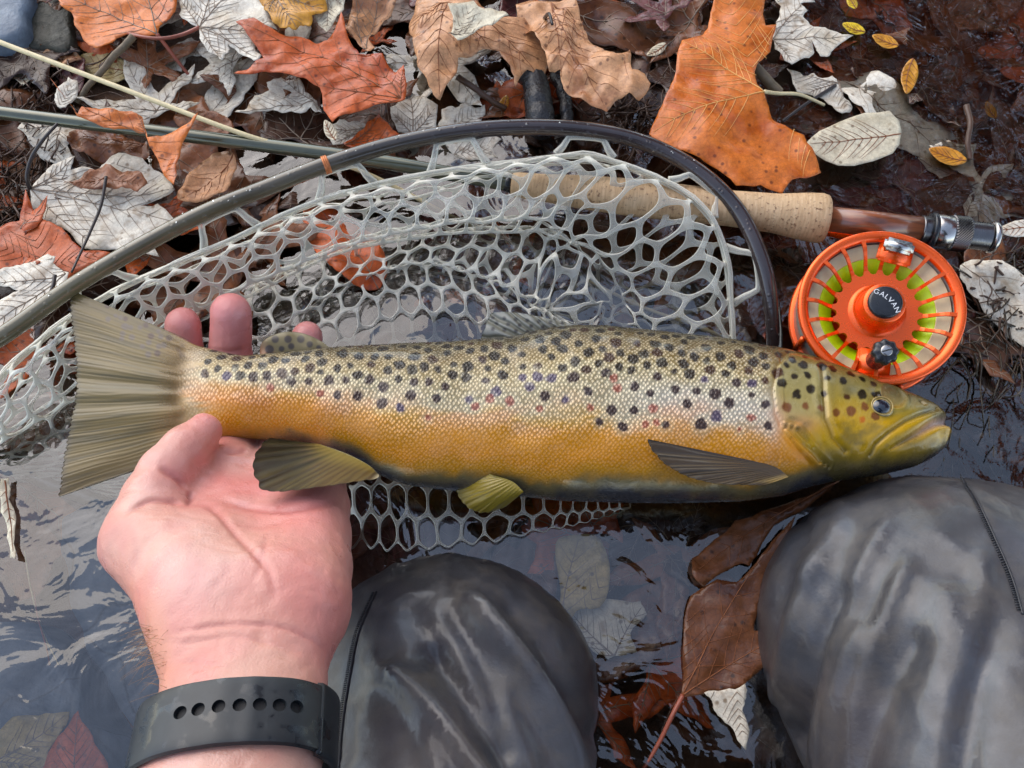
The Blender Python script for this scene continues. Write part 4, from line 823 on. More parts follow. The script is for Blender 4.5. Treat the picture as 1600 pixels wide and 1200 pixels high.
def netting(NR, csz, sd_, first=True):
    G = np.array([WA(r) for r in NR])                           # rows x cols x 3
    nu, nv = 400, 400
    A = np.stack([spline(G[i], nu) for i in range(len(G))])     # rows x nu
    D = np.stack([spline(A[:, j], nv) for j in range(nu)], 1)   # nv x nu x 3
    lt = np.linalg.norm(np.diff(D, axis=0), axis=2)[:, 120:300].mean(1); lt = np.r_[0, np.cumsum(lt)]
    ls = np.linalg.norm(np.diff(D, axis=1), axis=2)[:160].mean(0); ls = np.r_[0, np.cumsum(ls)]
    def surf(s, t):
        u = np.interp(s * ls[-1], ls, np.arange(nu)); q = np.interp(t * lt[-1], lt, np.arange(nv))
        iu = np.clip(u.astype(int), 0, nu - 2); iq = np.clip(q.astype(int), 0, nv - 2); fu = (u - iu)[:, None]; fq = (q - iq)[:, None]
        return (D[iq, iu] * (1 - fu) + D[iq, iu + 1] * fu) * (1 - fq) + (D[iq + 1, iu] * (1 - fu) + D[iq + 1, iu + 1] * fu) * fq
    cell = csz; nx = int(ls[-1] / cell); ny = int(lt[-1] / (cell * .866))
    cor = {}; C = []; F = []; IN = []
    def cid(x, y):
        kx = (round(x * 12), round(y * 12))
        if kx not in cor: cor[kx] = len(C); C.append((x, y))
        return cor[kx]
    cells = []
    for j in range(ny):
        for i in range(nx):
            cx, cy = i + .5 + (.5 if j % 2 else 0), j + .6
            cells.append((cx, cy, [cid(cx + dx, cy + dy) for dx, dy in ((0, -2 / 3), (.5, -1 / 3), (.5, 1 / 3), (0, 2 / 3), (-.5, 1 / 3), (-.5, -1 / 3))]))
    C = np.array(C); rs = np.random.RandomState(sd_); C = C + rs.normal(0, .055, C.shape)
    V = list(map(tuple, C)); mids = {}
    def mid(a, b):
        kx = (min(a, b), max(a, b))
        if kx not in mids: mids[kx] = len(V); V.append(tuple((C[a] + C[b]) / 2))
        return mids[kx]
    for cx, cy, ids in cells:
        cen = C[ids].mean(0); inn = []
        full = []
        for q in range(6): full += [ids[q], mid(ids[q], ids[(q + 1) % 6])]
        for q in full: p_ = np.array(V[q]); inn.append(len(V)); V.append(tuple(p_ + (cen - p_) * (.145 if len(inn) % 2 else .13)))
        for q in range(12): F.append((full[q], full[(q + 1) % 12], inn[(q + 1) % 12], inn[q]))
    V = np.array(V); s = np.clip(V[:, 0] / (nx + .5), 0, 1); tt = np.clip(V[:, 1] / (ny + .3), 0, 1)
    P = surf(s, tt); P[:, 2] += .0022 * fbm(P * 60, 8, 2)
    # crumple knot
    kp = W(900, 430, .01); d = np.linalg.norm(P[:, :2] - kp[:2], axis=1); am = np.exp(-(d / .028) ** 2)
    P += am[:, None] * .009 * np.stack([fbm(P * 75, 21, 2), fbm(P * 75, 22, 2), 1.2 * fbm(P * 75, 23, 2)], 1)
    o = obj('netting', P - NL, F, M['rubber'], net)
    so_ = o.modifiers.new('thick', 'SOLIDIFY'); so_.thickness = .0017; so_.offset = 0
    sb = o.modifiers.new('round', 'SUBSURF'); sb.levels = sb.render_levels = 2
    rim = surf(np.linspace(0, 1, 120), np.zeros(120)); side = surf(np.ones(80), np.linspace(0, .62, 80)); return rim, side
rim, side = netting(NR, .0162, 3)
netting([[(a + 5 + 4 * math.sin(i * 2.1 + a * .02), b + 12 + 6 * math.sin(i * 1.7 + a * .011), z_ - .010) for a, b, z_ in row] for i, row in enumerate(NR[:8])], .0172, 9)
V, F = tube(side - NL, .0014, 8); obj('side_cord', V, F, M['rubber'], net)
V, F = tube(rim - NL, .0016, 10); obj('rim_cord', V, F, M['rubber'], net)
V, F = tube(resample(rim, 90) + np.array([0, -.002, .003]) + .0014 * np.stack([fbm(resample(rim, 90) * 50, 31), fbm(resample(rim, 90) * 50, 32), fbm(resample(rim, 90) * 50, 33)], 1) - NL, .0013, 10); obj('rim_cord', V, F, M['rubber'], net)
rx, ry = PROJ(rim); hx_, hy_ = PROJ(hoop)
for (cx, cy) in [(165, 440), (350, 352), (535, 284), (715, 236), (912, 226), (1098, 298), (1172, 430)]:
    i = int(np.argmin((rx - cx) ** 2 + (ry - cy) ** 2)); j = int(np.argmin((hx_ - cx) ** 2 + (hy_ - cy) ** 2))
    tg = rim[min(i + 2, 119)] - rim[max(i - 2, 0)]; tg /= np.linalg.norm(tg); up_ = hoop[j] - rim[i]; up_ = up_ - tg * (up_ @ tg); H_ = np.linalg.norm(up_); up_ /= H_; H_ = max(H_ - .0052, .008); wd = .0125
    loop = [rim[i] - tg * wd * 1.25, rim[i] - tg * wd * .98 + up_ * H_ * .5, rim[i] - tg * wd * .84 + up_ * H_ * .86, rim[i] - tg * wd * .6 + up_ * (H_ + .001), rim[i] + tg * wd * .6 + up_ * (H_ + .001), rim[i] + tg * wd * .84 + up_ * H_ * .86, rim[i] + tg * wd * .98 + up_ * H_ * .5, rim[i] + tg * wd * 1.25]
    L_ = spline(loop, 40); V, F = tube(L_ - NL, .0016 + .0008 * np.abs(np.linspace(-1, 1, 40)) ** 3, 10); obj('hoop_loop', V, F, M['rubber'], net)
r = np.random.RandomState(6); mb = MB(); dp = lathe([(math.sin(a_), math.cos(a_)) for a_ in np.linspace(.001, math.pi * .6, 6)], 10)
for q in range(40):
    i_ = r.randint(5, 118); tg_ = hoop[i_ + 1] - hoop[i_]; tg_ /= np.linalg.norm(tg_); nv_ = np.array([0, 0, 1.0]) + r.normal(0, .45, 3); nv_ -= tg_ * (nv_ @ tg_); nv_ /= np.linalg.norm(nv_); rr_ = r.uniform(.00025, .0006)
    mtx = np.array(frame(hoop[i_] + (hoop[i_ + 1] - hoop[i_]) * r.rand() + nv_ * .0042, nv_, tg_)); Vd = np.array(dp[0]) * [rr_, rr_, rr_ * .6]; mb.add((np.c_[Vd, np.ones(len(Vd))] @ mtx.T)[:, :3] - NL, dp[1])
m, t, b = newmat('droplet'); b.inputs['Roughness'].default_value = .02; b.inputs['Transmission Weight'].default_value = 1; b.inputs['IOR'].default_value = 1.33; M['droplet'] = m
o = mb.obj('water_droplets', m, net); o['kind'] = 'stuff'
M['copper'] = simple('copper_thread', S(196, 120, 72), .4, .4, nscale=300)
j = int(np.argmin((hx_ - 508) ** 2 + (hy_ - 258) ** 2)); dv_ = hoop[j + 1] - hoop[j]
mtx = np.array(frame(hoop[j] - NL, dv_, (0, 0, 1)))
for q in range(3):
    V, F = lathe([(.0043 + .0006 * math.sin(a_), .0006 * math.cos(a_) + .001 * (q - 1)) for a_ in np.linspace(0, 2 * math.pi, 8, endpoint=False)], 32, True); V = (np.c_[V, np.ones(len(V))] @ mtx.T)[:, :3]
    obj('thread_wrap', V, F, M['copper'], net)

# ------------------------------------------------------------------ trout
TOP = [(232, 504), (250, 513), (262, 519), (285, 529), (307, 540), (345, 550), (385, 559), (440, 554), (502, 548), (600, 541), (700, 538), (800, 531), (860, 517), (900, 512), (950, 514), (1000, 520), (1060, 527), (1120, 533), (1169, 541), (1220, 550), (1264, 562), (1331, 585), (1382, 605), (1432, 622), (1458, 634), (1468, 644), (1474, 654), (1479, 664), (1483, 674)]
BOT = [(232, 724), (250, 712), (262, 703), (285, 690), (307, 680), (345, 684), (389, 684), (440, 687), (502, 698), (567, 723), (600, 745), (638, 757), (710, 765), (810, 773), (872, 780), (966, 783), (1061, 784), (1162, 781), (1230, 772), (1274, 757), (1310, 749), (1382, 740), (1432, 728), (1460, 714), (1472, 703), (1479, 692), (1483, 680)]
TH = [(232, .0006), (250, .0015), (270, .0028), (290, .0046), (315, .0070), (345, .0098), (385, .0125), (430, .0142), (502, .0165), (650, .021), (900, .0265), (1100, .0275), (1230, .025), (1331, .021), (1400, .016), (1450, .011), (1474, .006), (1483, .0015)]
ZC = [(232, .046), (400, .045), (600, .036), (800, .03), (1100, .028), (1300, .032), (1483, .036)]
def itp(tab, x):
    a = np.array(tab); xs = np.linspace(a[0, 0], a[-1, 0], 1600); ys = np.interp(xs, a[:, 0], a[:, 1]); kk = np.exp(-np.linspace(-2, 2, 41) ** 2); kk /= kk.sum()
    yp = np.convolve(np.pad(ys, 20, mode='edge'), kk, 'valid'); e = sstep(1450, 1474, xs); return np.interp(x, xs, yp * (1 - e) + ys * e)
ftop = lambda x: itp(TOP, x); fbot = lambda x: itp(BOT, x); fth = lambda x: itp(TH, x); fzc = lambda x: itp(ZC, x)
fish = empty('brown_trout', tuple(W(800, 650, 0))); tag(fish, 'large golden brown trout with dark and red spots lying on its side over the net', 'fish'); FL = np.array(fish.location)
OPER = [(1218, 572), (1196, 600), (1186, 640), (1190, 672), (1204, 700), (1232, 728), (1268, 750)]
PREOP = [(1264, 598), (1261, 640), (1264, 680), (1278, 706), (1300, 722)]
MAXI = [(1448, 650), (1420, 662), (1392, 676), (1366, 694), (1346, 712), (1342, 724)]
MOUTH = [(1476, 664), (1462, 666), (1446, 672), (1432, 680), (1414, 692), (1396, 702), (1372, 716)]
def trout():
    xs = np.r_[np.linspace(232, 1450, 920), np.linspace(1451, 1483, 60)]; nu = len(xs); nt_, nb_ = 210, 60
    phi = np.r_[np.linspace(0, math.pi, nt_), np.linspace(math.pi, 2 * math.pi, nb_ + 2)[1:-1]]; nv = len(phi)
    X = np.repeat(xs[:, None], nv, 1); tp, bt = ftop(xs), fbot(xs); yc, Hh = (tp + bt) / 2, (bt - tp) / 2
    cph, sph = np.cos(phi), np.sin(phi)
    Yp = yc[:, None] - Hh[:, None] * np.sign(cph) * np.abs(cph) ** .95
    zz = np.sign(sph) * np.abs(sph) ** .92
    T = fth(xs)[:, None] * zz; up = (sph > 0)[None, :] * np.abs(sph)[None, :]
    x, y = X.ravel(), Yp.ravel(); wv_ = ((Yp - tp[:, None]) / (2 * Hh[:, None] + 1e-6)).ravel(); upf = (np.repeat((sph > -.02)[None], nu, 0)).ravel()
    rel = np.zeros_like(x)
    d, s, tt = polydist(x, y, OPER); behind = inside(x, y, OPER + [(1500, 760), (1500, 540)])
    rel += .0007 * np.exp(-(d / 26) ** 2) * behind - .0011 * np.exp(-(d / 6) ** 2) * (~behind)
    d2, _, _ = polydist(x, y, PREOP); rel += -.0008 * np.exp(-(d2 / 3.5) ** 2) + .0006 * np.exp(-((d2 - 9) / 7) ** 2)
    d3, s3, t3 = polydist(x, y, MAXI); rel += -.0009 * np.exp(-(d3 / 3.5) ** 2) + .0006 * np.exp(-((d3 - 10) / 7) ** 2)
    d4, s4, t4 = polydist(x, y, MOUTH); mw = 5.5 * (1 - t4) ** .5 + 1.5; rel += -.004 * np.exp(-(d4 / mw) ** 2) * (1 - t4 * .75) + .0012 * np.exp(-((d4 - 12) / 6) ** 2) * (1 - t4)
    for k in range(3):                                         # gill membrane folds
        pl = [(1204 + k * 9, 694 + k * 2), (1228 + k * 10, 716 + k * 3), (1262 + k * 9, 738 + k * 2)]
        d5, _, _ = polydist(x, y, pl); rel += -.0012 * np.exp(-(d5 / 2.6) ** 2) + .0006 * np.exp(-((d5 - 5) / 3) ** 2)
    de = np.hypot((x - 1375), (y - 637)); rel += -.0014 * np.exp(-(de / 16) ** 2) + .0012 * np.exp(-((de - 23) / 5) ** 2)
    dn, _, _ = polydist(x, y, [(1424, 640), (1428, 644)]); rel += -.0015 * np.exp(-(dn / 3) ** 2)
    rel += .0006 * fbm(np.stack([x / 60, y / 40, 0 * x], 1), 5, 2) * (x < 1200)
    Z = fzc(xs)[:, None] + T; P = WA(np.stack([x, y, np.repeat(fzc(xs), nv)], 1)); P[:, 2] += T.ravel() + rel * upf
    i = np.arange(nu * nv).reshape(nu, nv); j = np.roll(i, -1, 1)
    F = np.stack([i[:-1], j[:-1], j[1:], i[1:]], -1).reshape(-1, 4)[:, ::-1]
    me = mesh_of('body', P - FL, F)
    # ---- colour
    C = np.zeros((len(x), 3)); nzv = fbm(np.stack([x / 46, y / 34, 0 * x], 1), 40, 4); ww = np.clip(wv_ + .035 * nzv + .05 * fbm(np.stack([x / 120, y / 60, 0 * x], 1), 44, 2) * sstep(.3, .5, wv_) * sstep(.85, .7, wv_), 0, 1)
    stops = [(0, (52, 44, 24)), (.08, (82, 68, 32)), (.2, (128, 102, 46)), (.32, (156, 132, 74)), (.43, (168, 152, 110)), (.54, (182, 164, 122)), (.62, (206, 154, 50)), (.69, (212, 142, 4)), (.84, (206, 132, 0)), (.905, (186, 128, 8)), (.95, (112, 98, 62)), (1, (60, 60, 64))]
    tailst = [(0, (84, 70, 34)), (.12, (132, 104, 46)), (.26, (176, 148, 92)), (.4, (190, 166, 120)), (.52, (190, 128, 30)), (.7, (200, 122, 4)), (.88, (194, 130, 2)), (1, (140, 112, 40))]
    headst = [(0, (74, 60, 30)), (.12, (110, 94, 46)), (.28, (140, 124, 66)), (.42, (158, 134, 46)), (.58, (190, 146, 0)), (.78, (176, 138, 0)), (.9, (120, 100, 34)), (1, (58, 54, 50))]
    def gr(st, q): a = np.array([s_[0] for s_ in st]); c = np.array([S(*s_[1]) for s_ in st]); return np.stack([np.interp(q, a, c[:, k]) for k in range(3)], 1)
    C = gr(stops, ww); ft = sstep(560, 400, x + 60 * nzv)[:, None]; C = C * (1 - ft) + gr(tailst, ww) * ft
    # silver flank reaches lower towards the head
    sil = sstep(.72, .6, ww) * sstep(.34, .5, ww) * sstep(900, 1050, x) * sstep(1205, 1180, x); C = C * (1 - .75 * sil[:, None]) + np.array(S(198, 192, 176)) * .75 * sil[:, None]
    fh = behind[:, None] * sstep(-4, 14, d)[:, None]; C = C * (1 - fh) + gr(headst, ww) * fh
    op = behind * sstep(1290, 1250, x) * sstep(700, 672, y) * sstep(588, 606, y) * .6; C = C * (1 - op[:, None]) + np.array(S(154, 144, 96)) * op[:, None]
    pk = behind * np.exp(-((x - 1225) / 26) ** 2 - ((y - 690) / 12) ** 2) * .6; C = C * (1 - pk[:, None]) + np.array(S(206, 140, 92)) * pk[:, None]
    # pinkish bases
    pb = np.exp(-((x - 1190) / 14) ** 2 - ((y - 690) / 30) ** 2) * .6; C = C * (1 - pb[:, None]) + np.array(S(214, 150, 110)) * pb[:, None]
    tb = sstep(352, 286, x + 30 * fbm(np.stack([x / 50, y / 9, 0 * x], 1), 52, 2)); C = C * (1 - tb[:, None]) + np.array(S(164, 134, 84)) * tb[:, None]
    pv = np.exp(-((ww - .6) / .09) ** 2) * sstep(-.1, .5, fbm(np.stack([x / 90, y / 40, 0 * x], 1), 77, 3)) * (x < 1180) * .55; C = C * (1 - pv[:, None]) + np.array(S(220, 160, 116)) * pv[:, None]
    bl = behind * np.exp(-((x - 1305) / 16) ** 2 - ((y - 634) / 9) ** 2) * .5; C = C * (1 - bl[:, None]) + np.array(S(96, 104, 96)) * bl[:, None]
    for (dd_, col, am) in ((d2, (120, 96, 30), .5), (d3, (92, 82, 34), .6)):
        m_ = np.exp(-(dd_ / 3) ** 2) * am; C = C * (1 - m_[:, None]) + np.array(S(*col)) * m_[:, None]
    ml = np.exp(-(d4 / (mw * 1.15)) ** 2) * (1 - t4) ** .7; C = C * (1 - ml[:, None]) + np.array(S(206, 178, 170)) * ml[:, None]
    sn = sstep(1410, 1470, x) * sstep(.5, .2, ww) * .6; C = C * (1 - sn[:, None]) + np.array(S(92, 70, 36)) * sn[:, None]
    hm = behind * np.clip(fbm(np.stack([x / 22, y / 16, 0 * x], 1), 141, 4) * .55, -.1, .6); C = C * (1 - np.clip(hm, 0, 1)[:, None]) + np.array(S(96, 84, 34)) * np.clip(hm, 0, 1)[:, None]
    # ---- spots
    r = np.random.RandomState(12); spots = []; tr_ = 0
    while tr_ < 40000 and len(spots) < 900:
        tr_ += 1; px = r.uniform(330, 1405); t_, b__ = np.interp(px, xs, tp), np.interp(px, xs, bt); q = r.uniform(.02, .72); py = t_ + q * (b__ - t_)
        head = px > 1195
        if not head:
            lim = .58 if px < 900 else .68
            pr_ = 1.0 if q < .36 else max(0, (lim - q) / (lim - .36)) ** 1.1
            if px < 420 and q > .42: continue
            if r.rand() > pr_: continue
            md = 16 if q < .1 else (19 if q < .38 else 25)
        else:
            if q > .56 or (px > 1350 and q > .34): continue
            if abs(px - 1375) < 30 and abs(py - 637) < 26: continue
            md = 22 if q > .2 else 17
        if any((px - s_[0]) ** 2 + ((py - s_[1]) * 1.15) ** 2 < md * md for s_ in spots if abs(px - s_[0]) < 40): continue
        spots.append((px, py, q, head))
    for extra in ((675, 676), (745, 661), (767, 652), (840, 668), (950, 622), (1012, 688), (1322, 679)): spots.append((extra[0], extra[1], .7, extra[0] > 1195))
    up_idx = np.where(upf)[0]; order = up_idx[np.argsort(x[up_idx])]; xo = x[order]
    wob = fbm(np.stack([x / 7, y / 7, 0 * x], 1), 90, 2)
    for k, (px, py, q, head) in enumerate(spots):
        a, b__ = np.searchsorted(xo, [px - 26, px + 26]); I = order[a:b__]
        rad = (5.6 if q < .09 else 7.5) * r.uniform(.75, 1.2) * (.86 if head else 1); red = (not head and q > .42 and r.rand() < .26) or q > .68
        if q < .12: asp = 1.5
        else: asp = 1.0
        dd = np.hypot(x[I] - px, (y[I] - py) * asp) + wob[I] * 1.9
        if red: col, rad = S(156, 56, 36), rad * .78
        elif q > .36 and not head: col = S(52, 30, 34) if r.rand() < .8 else S(80, 66, 96)
        else: col = S(24, 16, 12) if r.rand() < .8 else S(64, 34, 20)
        if px > 1195 and q > .45: col = S(120, 70, 30) if q < .68 else S(190, 96, 20)
        halo = np.exp(-((dd - rad * 1.45) / (rad * .5)) ** 2) * (.22 if q > .3 else .08) * (.15 if head else 1)
        C[I] = C[I] * (1 - halo[:, None]) + np.array(S(222, 214, 176)) * halo[:, None]
        mm_ = (sstep(rad + 1.7, rad - 1.7, dd) * (.95 if not red else .85))[:, None]; C[I] = C[I] * (1 - mm_) + np.array(col) * mm_
    colattr(me, 'Col', C)
    # scale strength attribute + uv-like coordinates
    scl = sstep(0, 26, d) * (~behind) * sstep(.97, .86, ww) * sstep(284, 330, x + 26 * fbm(np.stack([x / 40, y / 9, 0 * x], 1), 51, 2)) * (.35 + .65 * sstep(.78, .64, ww)); sa = me.attributes.new('scale_amt', 'FLOAT', 'POINT'); sa.data.foreach_set('value', scl)
    va = me.attributes.new('flat', 'FLOAT_VECTOR', 'POINT')
    arc = (phi / math.pi)[None, :] * Hh[:, None] * 2.35 + 0 * X
    va.data.foreach_set('vector', np.stack([x, (yc[:, None] - Hh[:, None] * 1.17 + arc).ravel(), 0 * x], 1).ravel())
    m, t, b = newmat('trout_skin')
    at = N(t, 'Attribute', attribute_name='Col'); fl = N(t, 'Attribute', attribute_name='flat'); sa_ = N(t, 'Attribute', attribute_name='scale_amt')
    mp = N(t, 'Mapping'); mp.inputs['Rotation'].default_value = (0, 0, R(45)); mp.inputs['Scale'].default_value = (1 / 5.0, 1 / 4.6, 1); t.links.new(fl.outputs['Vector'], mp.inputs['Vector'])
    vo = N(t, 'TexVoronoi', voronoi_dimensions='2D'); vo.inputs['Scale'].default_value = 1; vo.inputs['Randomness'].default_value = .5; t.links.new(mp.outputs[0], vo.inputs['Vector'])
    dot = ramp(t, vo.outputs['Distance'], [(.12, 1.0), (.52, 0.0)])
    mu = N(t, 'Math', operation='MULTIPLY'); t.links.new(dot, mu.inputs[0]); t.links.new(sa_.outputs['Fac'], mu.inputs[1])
    lightc = mixc(t, .22, mixc(t, 1.0, at.outputs['Color'], (1.25, 1.2, 1.15), 'MULTIPLY'), S(250, 240, 215)); darkc = mixc(t, sa_.outputs['Fac'], at.outputs['Color'], mixc(t, .36, at.outputs['Color'], (.03, .02, .01)))  # highlights on the scales and shadows between them are mixed into the colour
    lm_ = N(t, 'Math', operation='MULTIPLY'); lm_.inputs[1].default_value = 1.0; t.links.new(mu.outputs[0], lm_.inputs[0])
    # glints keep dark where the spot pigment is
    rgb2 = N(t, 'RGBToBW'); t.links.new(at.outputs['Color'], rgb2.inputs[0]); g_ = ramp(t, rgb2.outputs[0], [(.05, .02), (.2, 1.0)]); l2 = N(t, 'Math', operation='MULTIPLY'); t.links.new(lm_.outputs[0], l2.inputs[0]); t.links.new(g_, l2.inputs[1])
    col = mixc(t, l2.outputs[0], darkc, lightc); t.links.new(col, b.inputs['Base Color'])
    nn_ = noise(t, fl.outputs['Vector'], .05, 3); t.links.new(ramp(t, nn_, [(.35, .16), (.65, .34)]), b.inputs['Roughness'])
    b.inputs['Specular IOR Level'].default_value = .4; t.links.new(ramp(t, noise(t, fl.outputs['Vector'], .012, 4, .55, 1.0), [(.5, .05), (.56, .75)]), b.inputs['Coat Weight']); b.inputs['Coat Roughness'].default_value = .06; b.inputs['Coat IOR'].default_value = 1.4; b.inputs['Metallic'].default_value = .1
    bn = N(t, 'Bump'); bn.inputs['Strength'].default_value = .5; bn.inputs['Distance'].default_value = .0006; t.links.new(mu.outputs[0], bn.inputs['Height']); t.links.new(bn.outputs[0], b.inputs['Normal']); bump(t, b, noise(t, fl.outputs['Vector'], .22, 3, .6), .25, .0007, bn.outputs[0])
    link('body', me, fish, m)
trout()
# eye
ec = W(1375, 637, 0.0); ez = float(fzc(np.array([1375.]))[0] + .9 * fth(np.array([1375.]))[0]) + .0012
ec = W(1375, 637, ez); er = .0056
V, F = lathe([(er * math.sin(a_), er * .62 * math.cos(a_)) for a_ in np.linspace(.0005, math.pi, 22)], 40)
M['eye_iris'] = simple('eye_iris', S(150, 128, 70), .12, .3, nscale=700, coat=1); M['eye_pupil'] = simple('eye_pupil', S(20, 26, 38), .06, 0, coat=1, bmp=0); M['eye_ring'] = simple('eye_ring', S(176, 152, 92), .25, .2)
V = np.array(V); V[:, 0] *= 1.1
eye = obj('eye', V + ec - FL, F, M['eye_iris'], fish)
V, F = lathe([(er * .72 * math.sin(a_), er * .5 * math.cos(a_)) for a_ in np.linspace(.0005, math.pi / 2, 14)], 40); V = np.array(V); V[:, 0] *= 1.12; obj('pupil', V + ec - FL + np.array([-.0002, -.0002, er * .22]), F, M['eye_pupil'], eye)
V, F = lathe([(er * .78 + .0003 * math.cos(a_), er * .46 + .0003 * math.sin(a_)) for a_ in np.linspace(0, 2 * math.pi, 8, endpoint=False)], 40, True); V = np.array(V); V[:, 0] *= 1.1; obj('iris_ring', V + ec - FL, F, M['eye_ring'], eye)
# fins
def finmat(name):
    m, t, b = newmat(name); at = N(t, 'Attribute', attribute_name='Col'); t.links.new(at.outputs['Color'], b.inputs['Base Color']); b.inputs['Roughness'].default_value = .36; b.inputs['Coat Weight'].default_value = .2; b.inputs['Coat Roughness'].default_value = .08
    tl = N(t, 'BsdfTransparent'); mx = N(t, 'MixShader'); al = N(t, 'Attribute', attribute_name='alpha'); t.links.new(al.outputs['Fac'], mx.inputs[0]); t.links.new(tl.outputs[0], mx.inputs[1]); t.links.new(b.outputs[0], mx.inputs[2]); t.links.new(mx.outputs[0], t.nodes['Material Output'].inputs['Surface']); return m
M['fin'] = finmat('fin')
def fin(name, root, edge, z0, z1, rays, cfun, thick=.0012, nu=70, nv=150, ridge=.0006, bow=.0, fray=2.0, alpha=(1, .85), seed=1):
    """root: px polyline at the body, edge: px polyline of the free margin, both ordered alike"""
    A = resample(spline(np.array(root, float), 60), nv); B = resample(spline(np.array(edge, float), 80), nv)
    s = np.linspace(0, 1, nu)[:, None, None]; r = np.random.RandomState(seed)
    v = np.linspace(0, 1, nv); ph = v * rays * 2 * math.pi
    fr_ = fray * (np.abs(np.sin(ph / 2)) - .5) + fray * .6 * np.interp(v, np.linspace(0, 1, 26), r.uniform(-1, 1, 26))
    d = B - A; dl = np.linalg.norm(d, axis=1)[:, None] + 1e-6; B = B + d / dl * fr_[:, None]
    G = A[None] * (1 - s) + B[None] * s; x, y = G[..., 0].ravel(), G[..., 1].ravel(); ss = np.repeat(np.linspace(0, 1, nu), nv); vv = np.tile(v, nu)
    z = z0 + (z1 - z0) * ss + bow * np.sin(ss * math.pi) * np.sin(vv * math.pi)
    rid = np.cos((vv + .012 * fbm(np.stack([vv * 9, ss * 2.5, 0 * ss], 1), seed + 30, 2) + .25 / rays * sstep(.45, .9, ss) * np.sin(vv * rays * math.pi)) * rays * 2 * math.pi)
    z = z + ridge * rid * np.minimum(1, ss * 6) * (.4 + .6 * ss) + .0012 * fbm(np.stack([vv * 5, ss * 1.2, 0 * ss], 1), seed, 2) * ss + (.0008 * np.cos((vv - .5) * 2 * math.pi * 7) * np.exp(-((vv - .47) / .14) ** 2) * sstep(.1, .3, ss) if name == 'tail_fin' else 0)
    P = WA(np.stack([x, y, z], 1)); Pb = P - np.array([0, 0, 1]) * (thick * (1 - .75 * ss))[:, None]
    i = np.arange(nu * nv).reshape(nu, nv); q = np.stack([i[:-1, :-1], i[1:, :-1], i[1:, 1:], i[:-1, 1:]], -1).reshape(-1, 4); n = nu * nv
    def rimq(e): return np.stack([e[:-1], e[1:], e[1:] + n, e[:-1] + n], 1)
    F = np.vstack([q, q[:, ::-1] + n, rimq(i[-1]), rimq(i[:, 0]), rimq(i[0][::-1]), rimq(i[:, -1][::-1])])
    me = mesh_of(name, np.vstack([P, Pb]) - FL, F); c = cfun(x, y, ss, vv, rid); colattr(me, 'Col', np.vstack([c, c]))
    a = me.attributes.new('alpha', 'FLOAT', 'POINT'); av = alpha[0] + (alpha[1] - alpha[0]) * ss
    if name == 'tail_fin': av = av * sstep(.20, .46, ss + .05 * fbm(np.stack([vv * 40, ss * 3, 0 * ss], 1), 71, 2))
    a.data.foreach_set('value', np.r_[av, av])
    return link(name, me, fish, M['fin'])
def blend(c, m, col): return c * (1 - m[:, None]) + np.array(S(*col)) * m[:, None]
def base(n, col): return np.tile(np.array(S(*col)), (n, 1))
def dots(c, x, y, L, col=(52, 40, 34)):
    for px, py, r_ in L: c = blend(c, sstep(r_ + 1.6, r_ - 1.6, np.hypot(x - px, y - py)) * .85, col)
    return c
def ctail(x, y, s, v, rid):
    c = base(len(x), (112, 92, 34)); n = fbm(np.stack([v * 60, s * 3, 0 * s], 1), 4, 3)
    c = blend(c, sstep(-.2, .9, rid) * .3, (86, 70, 28)); c = blend(c, np.clip(n * .6 + .25, 0, .7), (72, 62, 26)); c = blend(c, sstep(.5, .2, s) * .8, (168, 132, 76)); c = blend(c, sstep(.95, 1, s) * .6, (82, 74, 58))
    c = blend(c, sstep(.07, 0, v) * .6, (88, 74, 38)); c = blend(c, np.exp(-((v - .5) / .16) ** 2) * .35 * sstep(.1, .4, s), (112, 98, 54)); c = blend(c, sstep(.8, 1, v) * .4, (100, 78, 38))
    r = np.random.RandomState(3); L = []
    for k in range(60):
        px = r.uniform(150, 300); py = 470 + (px - 120) * .36 + abs(r.normal(0, 24)); L.append((px, py, r.uniform(3, 5.5)))
    c = dots(c, x, y, L[:20], (92, 78, 66)); c = dots(c, x, y, [(264, 528, 5), (236, 525, 5), (280, 545, 5), (246, 552, 5), (228, 508, 4.5), (208, 490, 4), (196, 498, 4), (168, 478, 4)], (66, 36, 24)); return c
fin('tail_fin', [(356, 556), (345, 572), (338, 600), (338, 630), (345, 660), (356, 682)], [(108, 452), (113, 510), (119, 560), (119, 610), (112, 660), (100, 715), (92, 776)], .0508, .0505, 40, ctail, .0022, 110, 420, .00005, .003, 3.2, (1, .82), 2)
def cdark(x, y, s, v, rid):
    c = base(len(x), (96, 84, 52)); c = blend(c, sstep(-.3, .8, rid) * .6, (52, 44, 36)); c = blend(c, sstep(.35, 0, s) * .6, (150, 132, 60)); c = blend(c, sstep(.9, 1, s) * .5, (40, 36, 34)); c = blend(c, sstep(.93, 1, v) * .8, (206, 196, 160)); c = blend(c, sstep(.9, .95, v) * sstep(1, .95, v) * .7, (44, 40, 40)); return c
fin('anal_fin', [(500, 694), (540, 708), (575, 726), (592, 742)], [(420, 684), (404, 702), (396, 726), (402, 748), (428, 768), (590, 748)], .054, .092, 14, cdark, .0013, 60, 180, .00025, .002, 2.6, (1, .88), 5)
def cpec(x, y, s, v, rid):
    c = base(len(x), (78, 64, 44)); c = blend(c, sstep(-.3, .8, rid) * .6, (40, 34, 30)); c = blend(c, sstep(.4, .0, s) * .6, (64, 62, 58)); c = blend(c, sstep(.12, 0, v) * .6, (52, 46, 42)); c = blend(c, sstep(.75, 1, v) * sstep(.9, .5, s) * .6, (176, 148, 84)); return c
pz = float(fzc(np.array([1200.]))[0]) + .021
